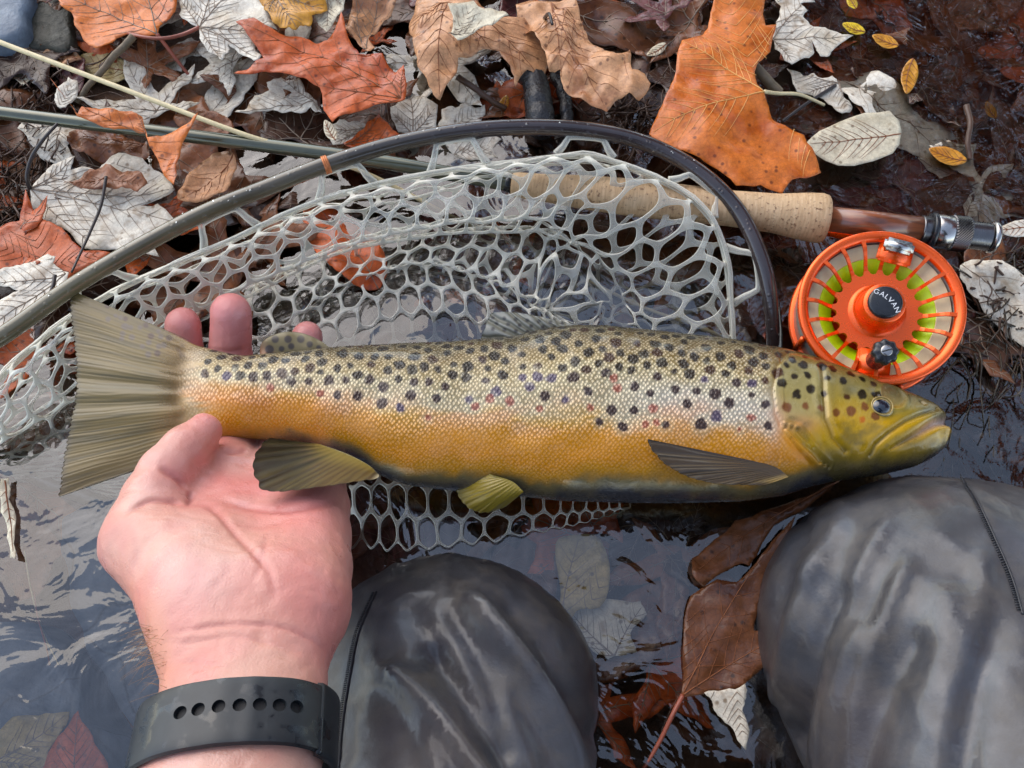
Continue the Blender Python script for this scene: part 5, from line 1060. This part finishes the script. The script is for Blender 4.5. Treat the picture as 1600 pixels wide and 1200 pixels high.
fin('pectoral_fin', [(1196, 724), (1216, 732), (1232, 745)], [(1012, 686), (1020, 704), (1042, 726), (1080, 746), (1130, 756), (1196, 758)], pz - .002, pz + .006, 15, cpec, .0014, 70, 170, .00025, .002, 2.2, (1, .9), 6)
def cpel(x, y, s, v, rid):
    c = base(len(x), (146, 126, 36)); c = blend(c, sstep(-.3, .9, rid) * .35, (112, 94, 30)); c = blend(c, sstep(.85, 1, s) * .4, (98, 84, 34)); c = blend(c, sstep(.08, 0, v) * .5, (92, 78, 34)); return c
fin('pelvic_fin', [(770, 742), (800, 752), (818, 768)], [(712, 718), (705, 736), (712, 764), (728, 790), (756, 801), (790, 792)], .046, .03, 13, cpel, .0012, 60, 150, .0002, .004, 1.6, (1, .9), 7)
def cdor(x, y, s, v, rid):
    c = base(len(x), (110, 108, 92)); c = blend(c, sstep(-.2, .8, rid) * .5, (150, 152, 146)); L = [(770 + 18 * k + 6 * (j % 2), 496 + 9 * j + k * 1.5, 3) for k in range(7) for j in range(3)]; return dots(c, x, y, L, (44, 42, 44))
fin('dorsal_fin', [(800, 533), (840, 524), (880, 516), (912, 514)], [(752, 532), (758, 512), (768, 490), (800, 488), (850, 496), (910, 510)], .03, .03, 10, cdor, .0014, 50, 140, .0007, .002, 1.5, (1, .85), 8)
def cadi(x, y, s, v, rid):
    c = base(len(x), (112, 98, 58)); c = blend(c, sstep(.25, 0, v) * .7, (150, 84, 44)); return dots(c, x, y, [(421, 546, 7), (430, 530, 6), (450, 530, 6), (470, 530, 6), (440, 545, 4.5), (455, 541, 5), (484, 538, 5), (498, 543, 4)], (38, 24, 22))
fin('adipose_fin', [(418, 560), (450, 556), (490, 552), (520, 550)], [(405, 556), (410, 534), (436, 520), (470, 520), (500, 532), (520, 548)], .045, .047, 3, cadi, .0026, 40, 120, .0001, .001, .3, (1, .98), 9)

# ------------------------------------------------------------------ angler
person = empty('person', tuple(W(1000, 1150, -.08))); tag(person, 'angler kneeling in grey waders, holding the trout by its tail in a bare hand', 'person'); PL = np.array(person.location)
def hand():
    h = .0012
    pts = {}
    def q(px, py, z): return W(px, py, z)
    groups = []
    def chain(*P, k=.009): groups.append(([(q(*p[:3]), p[3] * mpp(*p[:3])) for p in P], k))
    E = np.array([-.102, -.29, .175])
    def fore(dx): p = E + np.array([dx, 0, 0]); a_ = PROJ(p[None]); return (p, .026)
    def chainw(P, tail, k): groups.append(([(q(*p[:3]), p[3] * mpp(*p[:3])) for p in P] + tail, k))
    chainw([(324, 960, .1, 76), (330, 1020, .108, 72), (328, 1080, .114, 70), (322, 1150, .124, 72)], [fore(-.012)], .008)
    chainw([(456, 950, .098, 78), (441, 1010, .106, 74), (436, 1080, .114, 73), (434, 1150, .124, 76)], [fore(.014)], .012)
    chainw([(390, 940, .096, 76), (380, 1010, .106, 74), (377, 1080, .115, 75), (376, 1150, .125, 78)], [fore(0)], .012)
    chain((456, 950, .098, 80), (472, 890, .084, 76), (478, 840, .072, 70), (485, 795, .06, 61), (488, 765, .052, 50), k=.012)      # ulnar edge
    chain((390, 940, .096, 74), (395, 870, .078, 62), (400, 810, .06, 50), (430, 760, .046, 42), k=.014)
    chain((350, 880, .082, 60), (372, 810, .06, 48), (365, 750, .044, 42), k=.012)
    chain((330, 840, .074, 52), (315, 760, .05, 44), k=.012)
    chain((322, 960, .1, 80), (296, 905, .094, 82), (262, 872, .09, 74), (228, 846, .086, 62), k=.014)                         # thenar
    chain((330, 930, .094, 72), (335, 885, .086, 60), k=.012)
    chain((228, 846, .086, 62), (232, 815, .083, 56), (240, 782, .08, 49), (258, 740, .076, 42), (288, 704, .07, 37), (318, 674, .063, 28), k=.007)   # thumb
    chain((312, 752, .048, 42), (294, 650, .022, 33), (287, 570, .018, 31), (286, 508, .032, 28.5), k=.006)
    chain((365, 742, .044, 43), (362, 650, .018, 35), (360, 560, .018, 33), (360, 489, .036, 31.5), k=.006)
    chain((435, 748, .044, 42), (448, 660, .014, 35), (468, 585, .01, 30), (480, 526, .016, 25), k=.006)
    chain((490, 770, .05, 42), (522, 695, .016, 32), (540, 632, .006, 28), (545, 592, .006, 24), k=.006)
    allp = np.array([p[0] for g in groups for p in g[0]]); lo = allp.min(0) - .035; hi = allp.max(0) + .035
    X = grid(lo, hi, h); D = np.full(X[0].shape, 9, np.float32); D2 = D.copy()
    for P, k in groups:
        pp = np.array([p[0] for p in P]); rm = max(p[1] for p in P) + .02; mn, mx = pp.min(0) - rm, pp.max(0) + rm
        sl = tuple(slice(max(0, int((mn[i] - lo[i]) / h)), max(1, int((mx[i] - lo[i]) / h) + 2)) for i in range(3)); Xs = [x[sl] for x in X]; d = None
        for (a, ra), (b, rb) in zip(P[:-1], P[1:]):
            e = cone(Xs, a, b, ra, rb); d = e if d is None else smin(d, e, .002)
        if k == .006: D2[sl] = smin(D2[sl], d, .0012)
        else: D[sl] = smin(D[sl], d, k)
    D = smin(D, D2, .007)
    V, Q = surface_nets(D, lo, h); V = relax(V, Q, 4)
    # normals for displacement
    n1 = np.cross(V[Q[:, 2]] - V[Q[:, 0]], V[Q[:, 3]] - V[Q[:, 1]]); nn = np.zeros_like(V)
    for k in range(4):
        for j in range(3): nn[:, j] += np.bincount(Q[:, k], n1[:, j], len(V))
    nn /= np.linalg.norm(nn, axis=1)[:, None] + 1e-12
    px, py = PROJ(V); vis = nn[:, 2] > -.1; hi_ = V[:, 2] > .04
    creases = [([(247, 728), (262, 738), (282, 750), (294, 766)], 5, .0016), ([(190, 806), (230, 782), (266, 782), (286, 786)], 4, .0013), ([(294, 766), (300, 776), (290, 788)], 4.5, .0018),
               ([(300, 782), (330, 792), (352, 812), (372, 838), (400, 868), (424, 900), (430, 940)], 5, .0013), ([(318, 774), (380, 790), (430, 798), (490, 792), (535, 780)], 5, .0011), ([(420, 830), (410, 870), (395, 920)], 4, .0006), ([(350, 812), (410, 822), (460, 812)], 5, .0005),
               ([(258, 988), (300, 984), (350, 976), (430, 978), (480, 996), (520, 1022)], 3.2, .0008), ([(250, 1004), (310, 1002), (360, 994), (420, 1004), (470, 1024)], 2.6, .0005), ([(256, 1036), (320, 1036), (380, 1044)], 2.6, .0004), ([(262, 1048), (330, 1046)], 2.2, .0003),
               ([(200, 815), (214, 870), (206, 900)], 5, .0003), ([(330, 930), (350, 900), (372, 880)], 4, .0003), ([(345, 705), (372, 706), (388, 702)], 3.5, .001), ([(326, 545), (360, 549), (390, 543)], 3, .0006)]
    dep = np.zeros(len(V)); red = np.zeros(len(V))
    for pl, wd, am in creases:
        d, _, tq = polydist(px, py, spline(np.array(pl, float), 20).tolist()); g = np.exp(-(d / wd) ** 2) * vis * np.minimum(1, np.minimum(tq, 1 - tq) * 4 + .02) * ((V[:, 2] > .03) | (py < 620)); dep += am * g; red = np.maximum(red, np.exp(-(d / (wd * 1.2)) ** 2) * vis * min(1, am / .0014) * np.minimum(1, np.minimum(tq, 1 - tq) * 4))
    V = V - nn * dep[:, None] + nn * (.0004 * fbm(V * 45, 3, 3) + .0002 * fbm(V * 240, 9, 2) - .00014 * np.exp(-(fbm(V * 75, 19, 2) / .05) ** 2) - .00012 * np.exp(-(fbm(V * 150, 29, 2) / .08) ** 2))[:, None]
    me = mesh_of('hand', V - PL, Q)
    # skin colour
    n3 = fbm(V * 28, 60, 3); n4 = fbm(V * 90, 64, 3)
    C = base(len(V), (206, 154, 136)); C = blend(C, np.clip(.32 + .8 * n3, 0, .9), (200, 120, 108)); C = blend(C, np.clip(.9 * fbm(V * 60, 91, 2) - .2, 0, .5), (220, 180, 166))
    def bl_(cx, cy, sx, sy, col, am):
        nonlocal C; C = blend(C, am * np.exp(-((px - cx) / sx) ** 2 - ((py - cy) / sy) ** 2), col)
    bl_(470, 800, 90, 60, (222, 138, 132), .6); bl_(290, 740, 70, 60, (218, 132, 128), .5); bl_(320, 660, 40, 40, (222, 136, 132), .55); bl_(500, 930, 50, 120, (224, 144, 134), .5)
    bl_(300, 900, 60, 50, (210, 168, 160), .6); bl_(250, 880, 40, 60, (214, 172, 158), .3); bl_(200, 960, 40, 80, (224, 146, 116), .5); bl_(240, 1050, 30, 90, (214, 152, 116), .6); bl_(420, 760, 110, 30, (216, 134, 130), .5)
    C = blend(C, (py < 600) * .7, (220, 140, 136)); C = blend(C, red * .5, (176, 92, 88)); C = blend(C, np.clip(n4 * .3, 0, .25), (206, 128, 122)); colattr(me, 'Col', C)
    m, t, b = newmat('skin'); at = N(t, 'Attribute', attribute_name='Col'); t.links.new(at.outputs['Color'], b.inputs['Base Color']); b.inputs['Subsurface Weight'].default_value = .14; b.inputs['Subsurface Radius'].default_value = (1, .35, .2); b.inputs['Subsurface Scale'].default_value = .004
    v = coords(t); n5 = noise(t, v, 900, 3, .6); n6 = noise(t, v, 60, 3); t.links.new(ramp(t, n6, [(.4, .26), (.65, .48)]), b.inputs['Roughness']); b.inputs['Specular IOR Level'].default_value = .45
    vo = N(t, 'TexVoronoi', feature='DISTANCE_TO_EDGE'); vo.inputs['Scale'].default_value = 700; t.links.new(v, vo.inputs['Vector']); hb = bump(t, b, n5, .35, .0004); bump(t, b, vo.outputs['Distance'], .3, .0003, hb)
    link('arm', me, person, m)
    bv = BVHTree.FromPolygons([tuple(a) for a in V], [tuple(int(i) for i in a) for a in Q]); return bv
HB = hand()
def hit(bv, px, py, lift=0):
    d = W(px, py, -.2) - CAM; d /= np.linalg.norm(d); r = bv.ray_cast(Vector(CAM), Vector(d))
    if r[0] is None: return None
    return np.array(r[0] + r[1] * lift)
# arm hair along the thumb side of the wrist
r = np.random.RandomState(4); mb = MB()
for k in range(120):
    py = r.uniform(978, 1100); px = 232 + r.uniform(-6, 34) * r.rand() ; p = hit(HB, px, py)
    if p is None: continue
    L = r.uniform(.005, .012); a = r.normal(2.6, .45); d = np.array([math.cos(a) * .9, math.sin(a) * r.choice([-.6, .5]), r.uniform(.0, .6)]); d /= np.linalg.norm(d); cv = np.array([.2, -1.0, -.2]) * r.uniform(.1, .6)
    s = np.linspace(0, 1, 6)[:, None]; mb.tube(p + d * s * L + cv * L * s ** 2, np.linspace(.00007, .00003, 6), 3)
M['hair'] = simple('arm_hair', S(150, 112, 70), .4); v_ = np.vstack(mb.v); o = obj('arm_hair', v_ - PL, mb.f, M['hair'], person); o['kind'] = 'stuff'

def legs():
    h = .003; prim = []
    def c(a, b, ra, rb, k=.03, ): prim.append((np.asarray(a, float), np.asarray(b, float), ra, rb, k))
    kl = W(700, 1046, -.012); kr = W(1462, 955, .012)
    hl = np.array([-.045, -.66, .27]); hr = np.array([.215, -.66, .27])
    c(kl + np.array([-.018, -.004, 0]), kl + np.array([.018, -.006, 0]), .05, .05, .02); c(kl, kl + np.array([.004, -.03, .004]), .052, .057, .01); c(kl + np.array([.004, -.03, .004]), hl, .057, .092, .03)
    c(kr + np.array([-.02, -.006, 0]), kr + np.array([.03, -.004, 0]), .06, .06, .02); c(kr, kr + np.array([.002, -.03, .006]), .062, .068, .01); c(kr + np.array([.002, -.03, .006]), hr, .068, .098, .03)
    c(kl + np.array([0, -.01, -.02]), np.array([-.05, -.5, -.05]), .05, .045); c(kr + np.array([0, -.01, -.03]), np.array([.24, -.5, -.05]), .055, .045)
    c(hl, hr, .1, .1, .06)
    allp = np.array([p[0] for p in prim] + [p[1] for p in prim]); lo = allp.min(0) - .12; hi = allp.max(0) + .12; lo[2] = max(lo[2], -.11)
    X = grid(lo, hi, h); D = np.full(X[0].shape, 9, np.float32)
    for a, b, ra, rb, k in prim:
        mn = np.minimum(a, b) - max(ra, rb) - .05; mx = np.maximum(a, b) + max(ra, rb) + .05
        sl = tuple(slice(max(0, int((mn[i] - lo[i]) / h)), max(1, int((mx[i] - lo[i]) / h) + 2)) for i in range(3)); D[sl] = smin(D[sl], cone([x[sl] for x in X], a, b, ra, rb), k)
    V, Q = surface_nets(D, lo, h); V = relax(V, Q, 2)
    n1 = np.cross(V[Q[:, 2]] - V[Q[:, 0]], V[Q[:, 3]] - V[Q[:, 1]]); nn = np.zeros_like(V)
    for k in range(4):
        for j in range(3): nn[:, j] += np.bincount(Q[:, k], n1[:, j], len(V))
    nn /= np.linalg.norm(nn, axis=1)[:, None] + 1e-12
    px, py = PROJ(V); fr_ = (V - CAM) @ fwd > .05; vis = fr_ & (nn[:, 2] > -.1); dz = np.zeros(len(V))
    folds = [([(712, 915), (760, 980), (815, 1050), (868, 1140), (900, 1220)], 17, .008), ([(600, 1040), (650, 1080), (700, 1140), (760, 1230)], 20, .008), ([(660, 1000), (720, 1080), (790, 1180), (830, 1260)], 20, -.007), ([(640, 930), (660, 980), (680, 1010)], 30, -.003), ([(780, 930), (850, 1020), (920, 1150)], 16, -.004),
             ([(1300, 850), (1260, 930), (1235, 1010), (1215, 1120), (1200, 1230)], 16, .005), ([(1330, 900), (1290, 990), (1260, 1100), (1240, 1230)], 15, -.005), ([(1360, 960), (1320, 1040), (1300, 1130), (1290, 1230)], 20, .0045), ([(1450, 980), (1400, 1060), (1360, 1160), (1350, 1240)], 28, -.004), ([(1500, 900), (1470, 1040), (1440, 1200)], 40, .004), ([(1560, 960), (1520, 1080), (1500, 1220)], 26, -.003), ([(1270, 800), (1240, 870), (1215, 950)], 12, -.003), ([(1330, 780), (1300, 840), (1262, 900)], 14, .003), ([(735, 935), (790, 1010), (850, 1110), (890, 1220)], 14, .0028), ([(575, 1010), (640, 1100), (690, 1210)], 14, .0026), ([(690, 940), (730, 1000), (770, 1080), (800, 1170)], 12, -.0025), ([(1400, 790), (1340, 900), (1285, 1040), (1260, 1220)], 14, .0026), ([(1430, 860), (1385, 960), (1345, 1080), (1325, 1220)], 14, .0026), ([(1290, 880), (1250, 980), (1225, 1100)], 12, -.0025), ([(1540, 820), (1530, 960), (1490, 1100), (1470, 1220)], 15, .0026)]
    for pl, wd, am in folds:
        d, _, tt = polydist(px, py, spline(np.array(pl, float), 16).tolist()); dz += am * np.exp(-(d / wd) ** 2) * vis * sstep(0, .15, tt)
    VA = V * np.array([34, 9, 16]); VA[:, 0] += V[:, 1] * 16; rg = 1 - np.abs(fbm(VA, 15, 3)); dz += .0016 * fbm(V * 16, 5, 2) + .0014 * (np.clip(rg, 0, 1) ** 3 - .35)
    VB = V * np.array([80, 26, 40]); VB[:, 0] += V[:, 1] * 40; dz += .0006 * (np.clip(1 - np.abs(fbm(VB, 25, 2)), 0, 1) ** 4)
    V = V + nn * dz[:, None]
    me = mesh_of('waders', V - PL, Q)
    m, t, b = newmat('wader_fabric'); v = coords(t); n1_ = noise(t, v, 16, 6, .62, .5); n2_ = noise(t, v, 70, 6, .65, .3); n3_ = noise(t, v, 700, 3, .6)
    c_ = ramp(t, n1_, [(.3, S(46, 45, 48)), (.5, S(62, 62, 66)), (.68, S(78, 79, 84))]); c_ = mixc(t, ramp(t, n2_, [(.45, 0.0), (.7, .45)]), c_, S(92, 84, 74)); c_ = mixc(t, ramp(t, noise(t, v, 9, 2), [(.5, 0.0), (.7, .5)]), c_, S(84, 68, 60))
    t.links.new(c_, b.inputs['Base Color']); t.links.new(ramp(t, n2_, [(.38, .38), (.62, .62)]), b.inputs['Roughness']); b.inputs['Specular IOR Level'].default_value = .5
    t.links.new(ramp(t, noise(t, v, 22, 5, .6, .6), [(.4, .22), (.65, .5)]), b.inputs['Coat Weight']); b.inputs['Coat Roughness'].default_value = .16
    hb = bump(t, b, n2_, .18, .001); bump(t, b, n3_, .4, .0003, hb)
    link('waders', me, person, m)
    return BVHTree.FromPolygons([tuple(a) for a in V], [tuple(int(i) for i in a) for a in Q])
LB = legs()
M['stitch'] = simple('seam_stitch', S(44, 44, 48), .5)
def seam(pl, name='seam'):
    P = [hit(LB, a, b, .0002) for a, b in spline(np.array(pl, float), 60)]; P = [p for p in P if p is not None]
    if len(P) < 5: return
    P = resample(np.array(P), 90); mb = MB()
    mb.tube(P, .00055, 6); s_ = obj(name, np.vstack(mb.v) - PL, mb.f, M['stitch'], person)
    mb = MB()
    for k in range(1, 88, 1): d = np.cross(P[k + 1] - P[k - 1], [0, 0, 1.0]); d /= np.linalg.norm(d) + 1e-9; mb.tube(np.array([P[k] + d * .0006 + [0, 0, .0003], P[k] + d * .002 + (P[k + 1] - P[k]) * .4 + [0, 0, .0003]]), .0003, 4)
    obj('stitching', np.vstack(mb.v) - PL, mb.f, M['stitch'], s_)
seam([(1500, 742), (1528, 785), (1556, 845), (1580, 900), (1598, 960)]); seam([(588, 925), (562, 985), (548, 1050), (536, 1130), (530, 1200)])

def torso():
    h = .012; prim = []
    def c(a, b, ra, rb, k=.06): prim.append((np.array(a, float), np.array(b, float), ra, rb, k))
    c((.08, -.70, .30), (.08, -.64, .62), .15, .16); c((-.02, -.66, .66), (.19, -.66, .66), .10, .10); c((.085, -.62, .74), (.085, -.57, .82), .055, .06, .04)
    c((.085, -.53, .87), (.085, -.545, .93), .088, .098, .04); c((.085, -.44, .85), (.085, -.43, .84), .016, .012, .02); c((.085, -.50, .955), (.085, -.40, .945), .075, .06, .03)
    c((-.10, -.66, .66), (-.24, -.48, .30), .06, .048, .04); c((-.24, -.48, .30), (-.112, -.32, .19), .046, .034, .02); c((.27, -.66, .66), (.36, -.50, .48), .06, .048, .04); c((.36, -.50, .48), (.13, -.16, .49), .045, .045, .03); c((.13, -.16, .49), (.045, -.125, .475), .045, .036, .02)
    allp = np.array([p[0] for p in prim] + [p[1] for p in prim]); lo = allp.min(0) - .2; hi = allp.max(0) + .2; X = grid(lo, hi, h); D = np.full(X[0].shape, 9, np.float32)
    for a, b, ra, rb, k in prim: D = smin(D, cone(X, a, b, ra, rb), k)
    V, Q = surface_nets(D, lo, h); V = relax(V, Q, 2); M['jacket'] = simple('dark_jacket', S(40, 42, 44), .8, nscale=20)
    obj('jacket', V - PL, Q, M['jacket'], person)
torso()

# ------------------------------------------------------------------ wristband
def wristband():
    cA = W(374, 1160, .124); cB = np.array([-.102, -.29, .175]); d = cB - cA; d /= np.linalg.norm(d)
    d = d + np.array([.22, 0, 0.0]); d /= np.linalg.norm(d); e1 = np.array([1.0, 0, 0]); e1 -= d * (e1 @ d); e1 /= np.linalg.norm(e1); e2 = np.cross(d, e1)
    if e2[2] < 0: e2 = -e2
    root = empty('wristband', tuple(cA)); tag(root, 'dark grey rubber wristband with a row of holes on the bare wrist', 'wristband'); rs_ = []
    # fit the ring to the arm: radial distance from the axis to the skin
    a_n = 160; th = np.linspace(0, 2 * math.pi, a_n, endpoint=False); bases = []
    wdt = .0215
    def skin(u, t):
        o_ = cA + d * u; dr = e1 * math.cos(t) + e2 * math.sin(t); r_ = HB.ray_cast(Vector(o_ + dr * .08), Vector(-dr)); return (.08 - r_[3]) if r_[0] is not None else .03
    rad = np.array([max(skin(u, t) for u in (-wdt * .4, 0, wdt * .4)) for t in th]); kk = np.array([1, 2, 3, 2, 1]) / 9.0; rad = np.convolve(np.r_[rad[-2:], rad, rad[:2]], kk, 'valid') + .0007
    def band(th_, r0, r1, w_, off=0.0):
        V = []; n = len(th_)
        prof = [(-w_ / 2, r0), (-w_ / 2 + .0006, r1 - .0003), (-w_ / 2 + .0016, r1)] + [(w_ * (q_ / 10 - .5), r1) for q_ in range(2, 9)] + [(w_ / 2 - .0016, r1), (w_ / 2 - .0006, r1 - .0003), (w_ / 2, r0)]
        for t in th_:
            rr = float(np.interp(t % (2 * math.pi), np.r_[th, 2 * math.pi], np.r_[rad, rad[0]])); dr = e1 * math.cos(t) + e2 * math.sin(t)
            for u, e in prof: V.append(d * (u + off) + dr * (rr + e))
        return np.array(V), len(prof)
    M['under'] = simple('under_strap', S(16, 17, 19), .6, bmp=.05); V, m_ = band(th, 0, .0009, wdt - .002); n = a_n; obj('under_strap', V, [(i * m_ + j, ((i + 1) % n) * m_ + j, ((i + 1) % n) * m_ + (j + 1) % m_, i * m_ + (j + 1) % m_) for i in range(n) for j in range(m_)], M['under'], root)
    V, m_ = band(th, .0011, .0026, wdt); n = a_n; F = [(i * m_ + j, ((i + 1) % n) * m_ + j, ((i + 1) % n) * m_ + (j + 1) % m_, i * m_ + (j + 1) % m_) for i in range(n) for j in range(m_)]
    m, t, b = newmat('band_rubber'); v = coords(t); n1 = noise(t, v, 90, 5, .6, .6); n2 = noise(t, v, 160, 2)
    t.links.new(ramp(t, n1, [(.3, S(22, 26, 29)), (.7, S(34, 39, 43))]), b.inputs['Base Color']); t.links.new(ramp(t, n2, [(.56, .44), (.64, .2)]), b.inputs['Roughness']); M['band'] = m
    o = obj('strap', V, F, m, root)
    # punch the holes
    cut = []
    for px, py in ((283, 1122), (311, 1113), (341, 1109), (374, 1107), (404, 1105), (435, 1106), (463, 1112)):
        dirv = W(px, py, -.2) - CAM; dirv /= np.linalg.norm(dirv); den = None
        # nearest ring angle as seen from the camera
        best = min(np.linspace(.1, math.pi - .1, 160), key=lambda q: (lambda P_: (P_[0] - px) ** 2)(PROJ((cA + (e1 * math.cos(q) + e2 * math.sin(q)) * (float(np.interp(q, th, rad)) + .002))[None])))
        dr = e1 * math.cos(best) + e2 * math.sin(best); rr = float(np.interp(best, th, rad)); c = dr * (rr + .001) + d * -.001
        Mx = np.array(frame(c, dr, d)); q = np.linspace(0, 2 * math.pi, 20, endpoint=False); CV = np.vstack([np.c_[.00205 * np.cos(q), .00205 * np.sin(q), np.full(20, zz)] for zz in (-.004, .004)]); CV = (np.c_[CV, np.ones(40)] @ Mx.T)[:, :3]
        cut.append((CV, [tuple(range(19, -1, -1)), tuple(range(20, 40))] + [(i, (i + 1) % 20, (i + 1) % 20 + 20, i + 20) for i in range(20)]))
    mb = MB()
    for a, b_ in cut: mb.add(a, b_)
    co = obj('cutter', np.vstack(mb.v), mb.f, m, root, False)
    for ob_ in (o, co):
        bm = bmesh.new(); bm.from_mesh(ob_.data); bmesh.ops.recalc_face_normals(bm, faces=bm.faces[:]); bm.to_mesh(ob_.data); bm.free()
    md = o.modifiers.new('holes', 'BOOLEAN'); md.object = co; md.operation = 'DIFFERENCE'; md.solver = 'EXACT'; bpy.context.view_layer.update()
    nm = bpy.data.meshes.new_from_object(o.evaluated_get(bpy.context.evaluated_depsgraph_get())); o.modifiers.clear(); nm.set_sharp_from_angle(angle=R(28)); o.data = nm; nm.name = 'strap'; bpy.data.objects.remove(co)
    # keeper frame near the little-finger side
    q = np.linspace(-.35, .42, 22); V, m2 = band(q, .0006, .0028, wdt + .002); F = [(i * m2 + j, (i + 1) * m2 + j, (i + 1) * m2 + (j + 1) % m2, i * m2 + (j + 1) % m2) for i in range(21) for j in range(m2)] + [tuple(range(m2)), tuple(21 * m2 + j for j in range(m2 - 1, -1, -1))]
    obj('keeper', V, F, m, root)
wristband()

# ------------------------------------------------------------------ wood beyond the stream (out of the frame, mirrored in the water)
def wood():
    r = np.random.RandomState(8); mb = MB(); LV = []; LC = []
    for k in range(16):
        a = R(8 + 84 * k / 15 + r.uniform(-2, 2)); dist = r.uniform(5.5, 8); x, y = math.sin(a) * dist, math.cos(a) * dist; z0 = float(bed(x, y)[0]) - .1; H = r.uniform(7, 9.5)
        P = np.array([(x + .15 * r.normal() * q, y + .15 * r.normal() * q, z0 + H * q) for q in np.linspace(0, 1, 8)]); P = spline(P, 24); mb.tube(P, np.linspace(.17, .03, 24), 8)
        for q in range(16):
            i = r.randint(6, 23); b = r.uniform(0, 6.28); L = r.uniform(.8, 2.2) * (1.2 - i / 30); e = P[i] + np.array([math.cos(b) * L, math.sin(b) * L, L * .6]); mb.tube(spline([P[i], (P[i] + e) / 2 + [0, 0, .1], e], 8), np.linspace(.05, .012, 8), 5)
            n = 120; c = P[i] + (e - P[i]) * r.uniform(.3, 1.1, (n, 1)) + r.normal(0, .28, (n, 3)); u = r.normal(size=(n, 3)); u /= np.linalg.norm(u, axis=1)[:, None]; w_ = np.cross(u, r.normal(size=(n, 3))); w_ /= np.linalg.norm(w_, axis=1)[:, None]; sz = r.uniform(.05, .11, (n, 1))
            LV.append(np.stack([c - u * sz, c + w_ * sz * .6, c + u * sz, c - w_ * sz * .6], 1).reshape(-1, 3))
    nb = mb.n; LV = np.vstack(LV); F = mb.f + [(nb + 4 * i, nb + 4 * i + 1, nb + 4 * i + 2, nb + 4 * i + 3) for i in range(len(LV) // 4)]
    me = mesh_of('wood', np.vstack(mb.v + [LV]), F, False); me.materials.append(M['bark']); me.materials.append(M['rust'])
    mi = np.zeros(len(me.polygons), np.int32); mi[len(mb.f):] = 1; me.polygons.foreach_set('material_index', mi)
    o = link('wood', me); o['kind'] = 'stuff'; o['label'] = 'autumn wood beyond the stream, mirrored dark in the water'
wood()
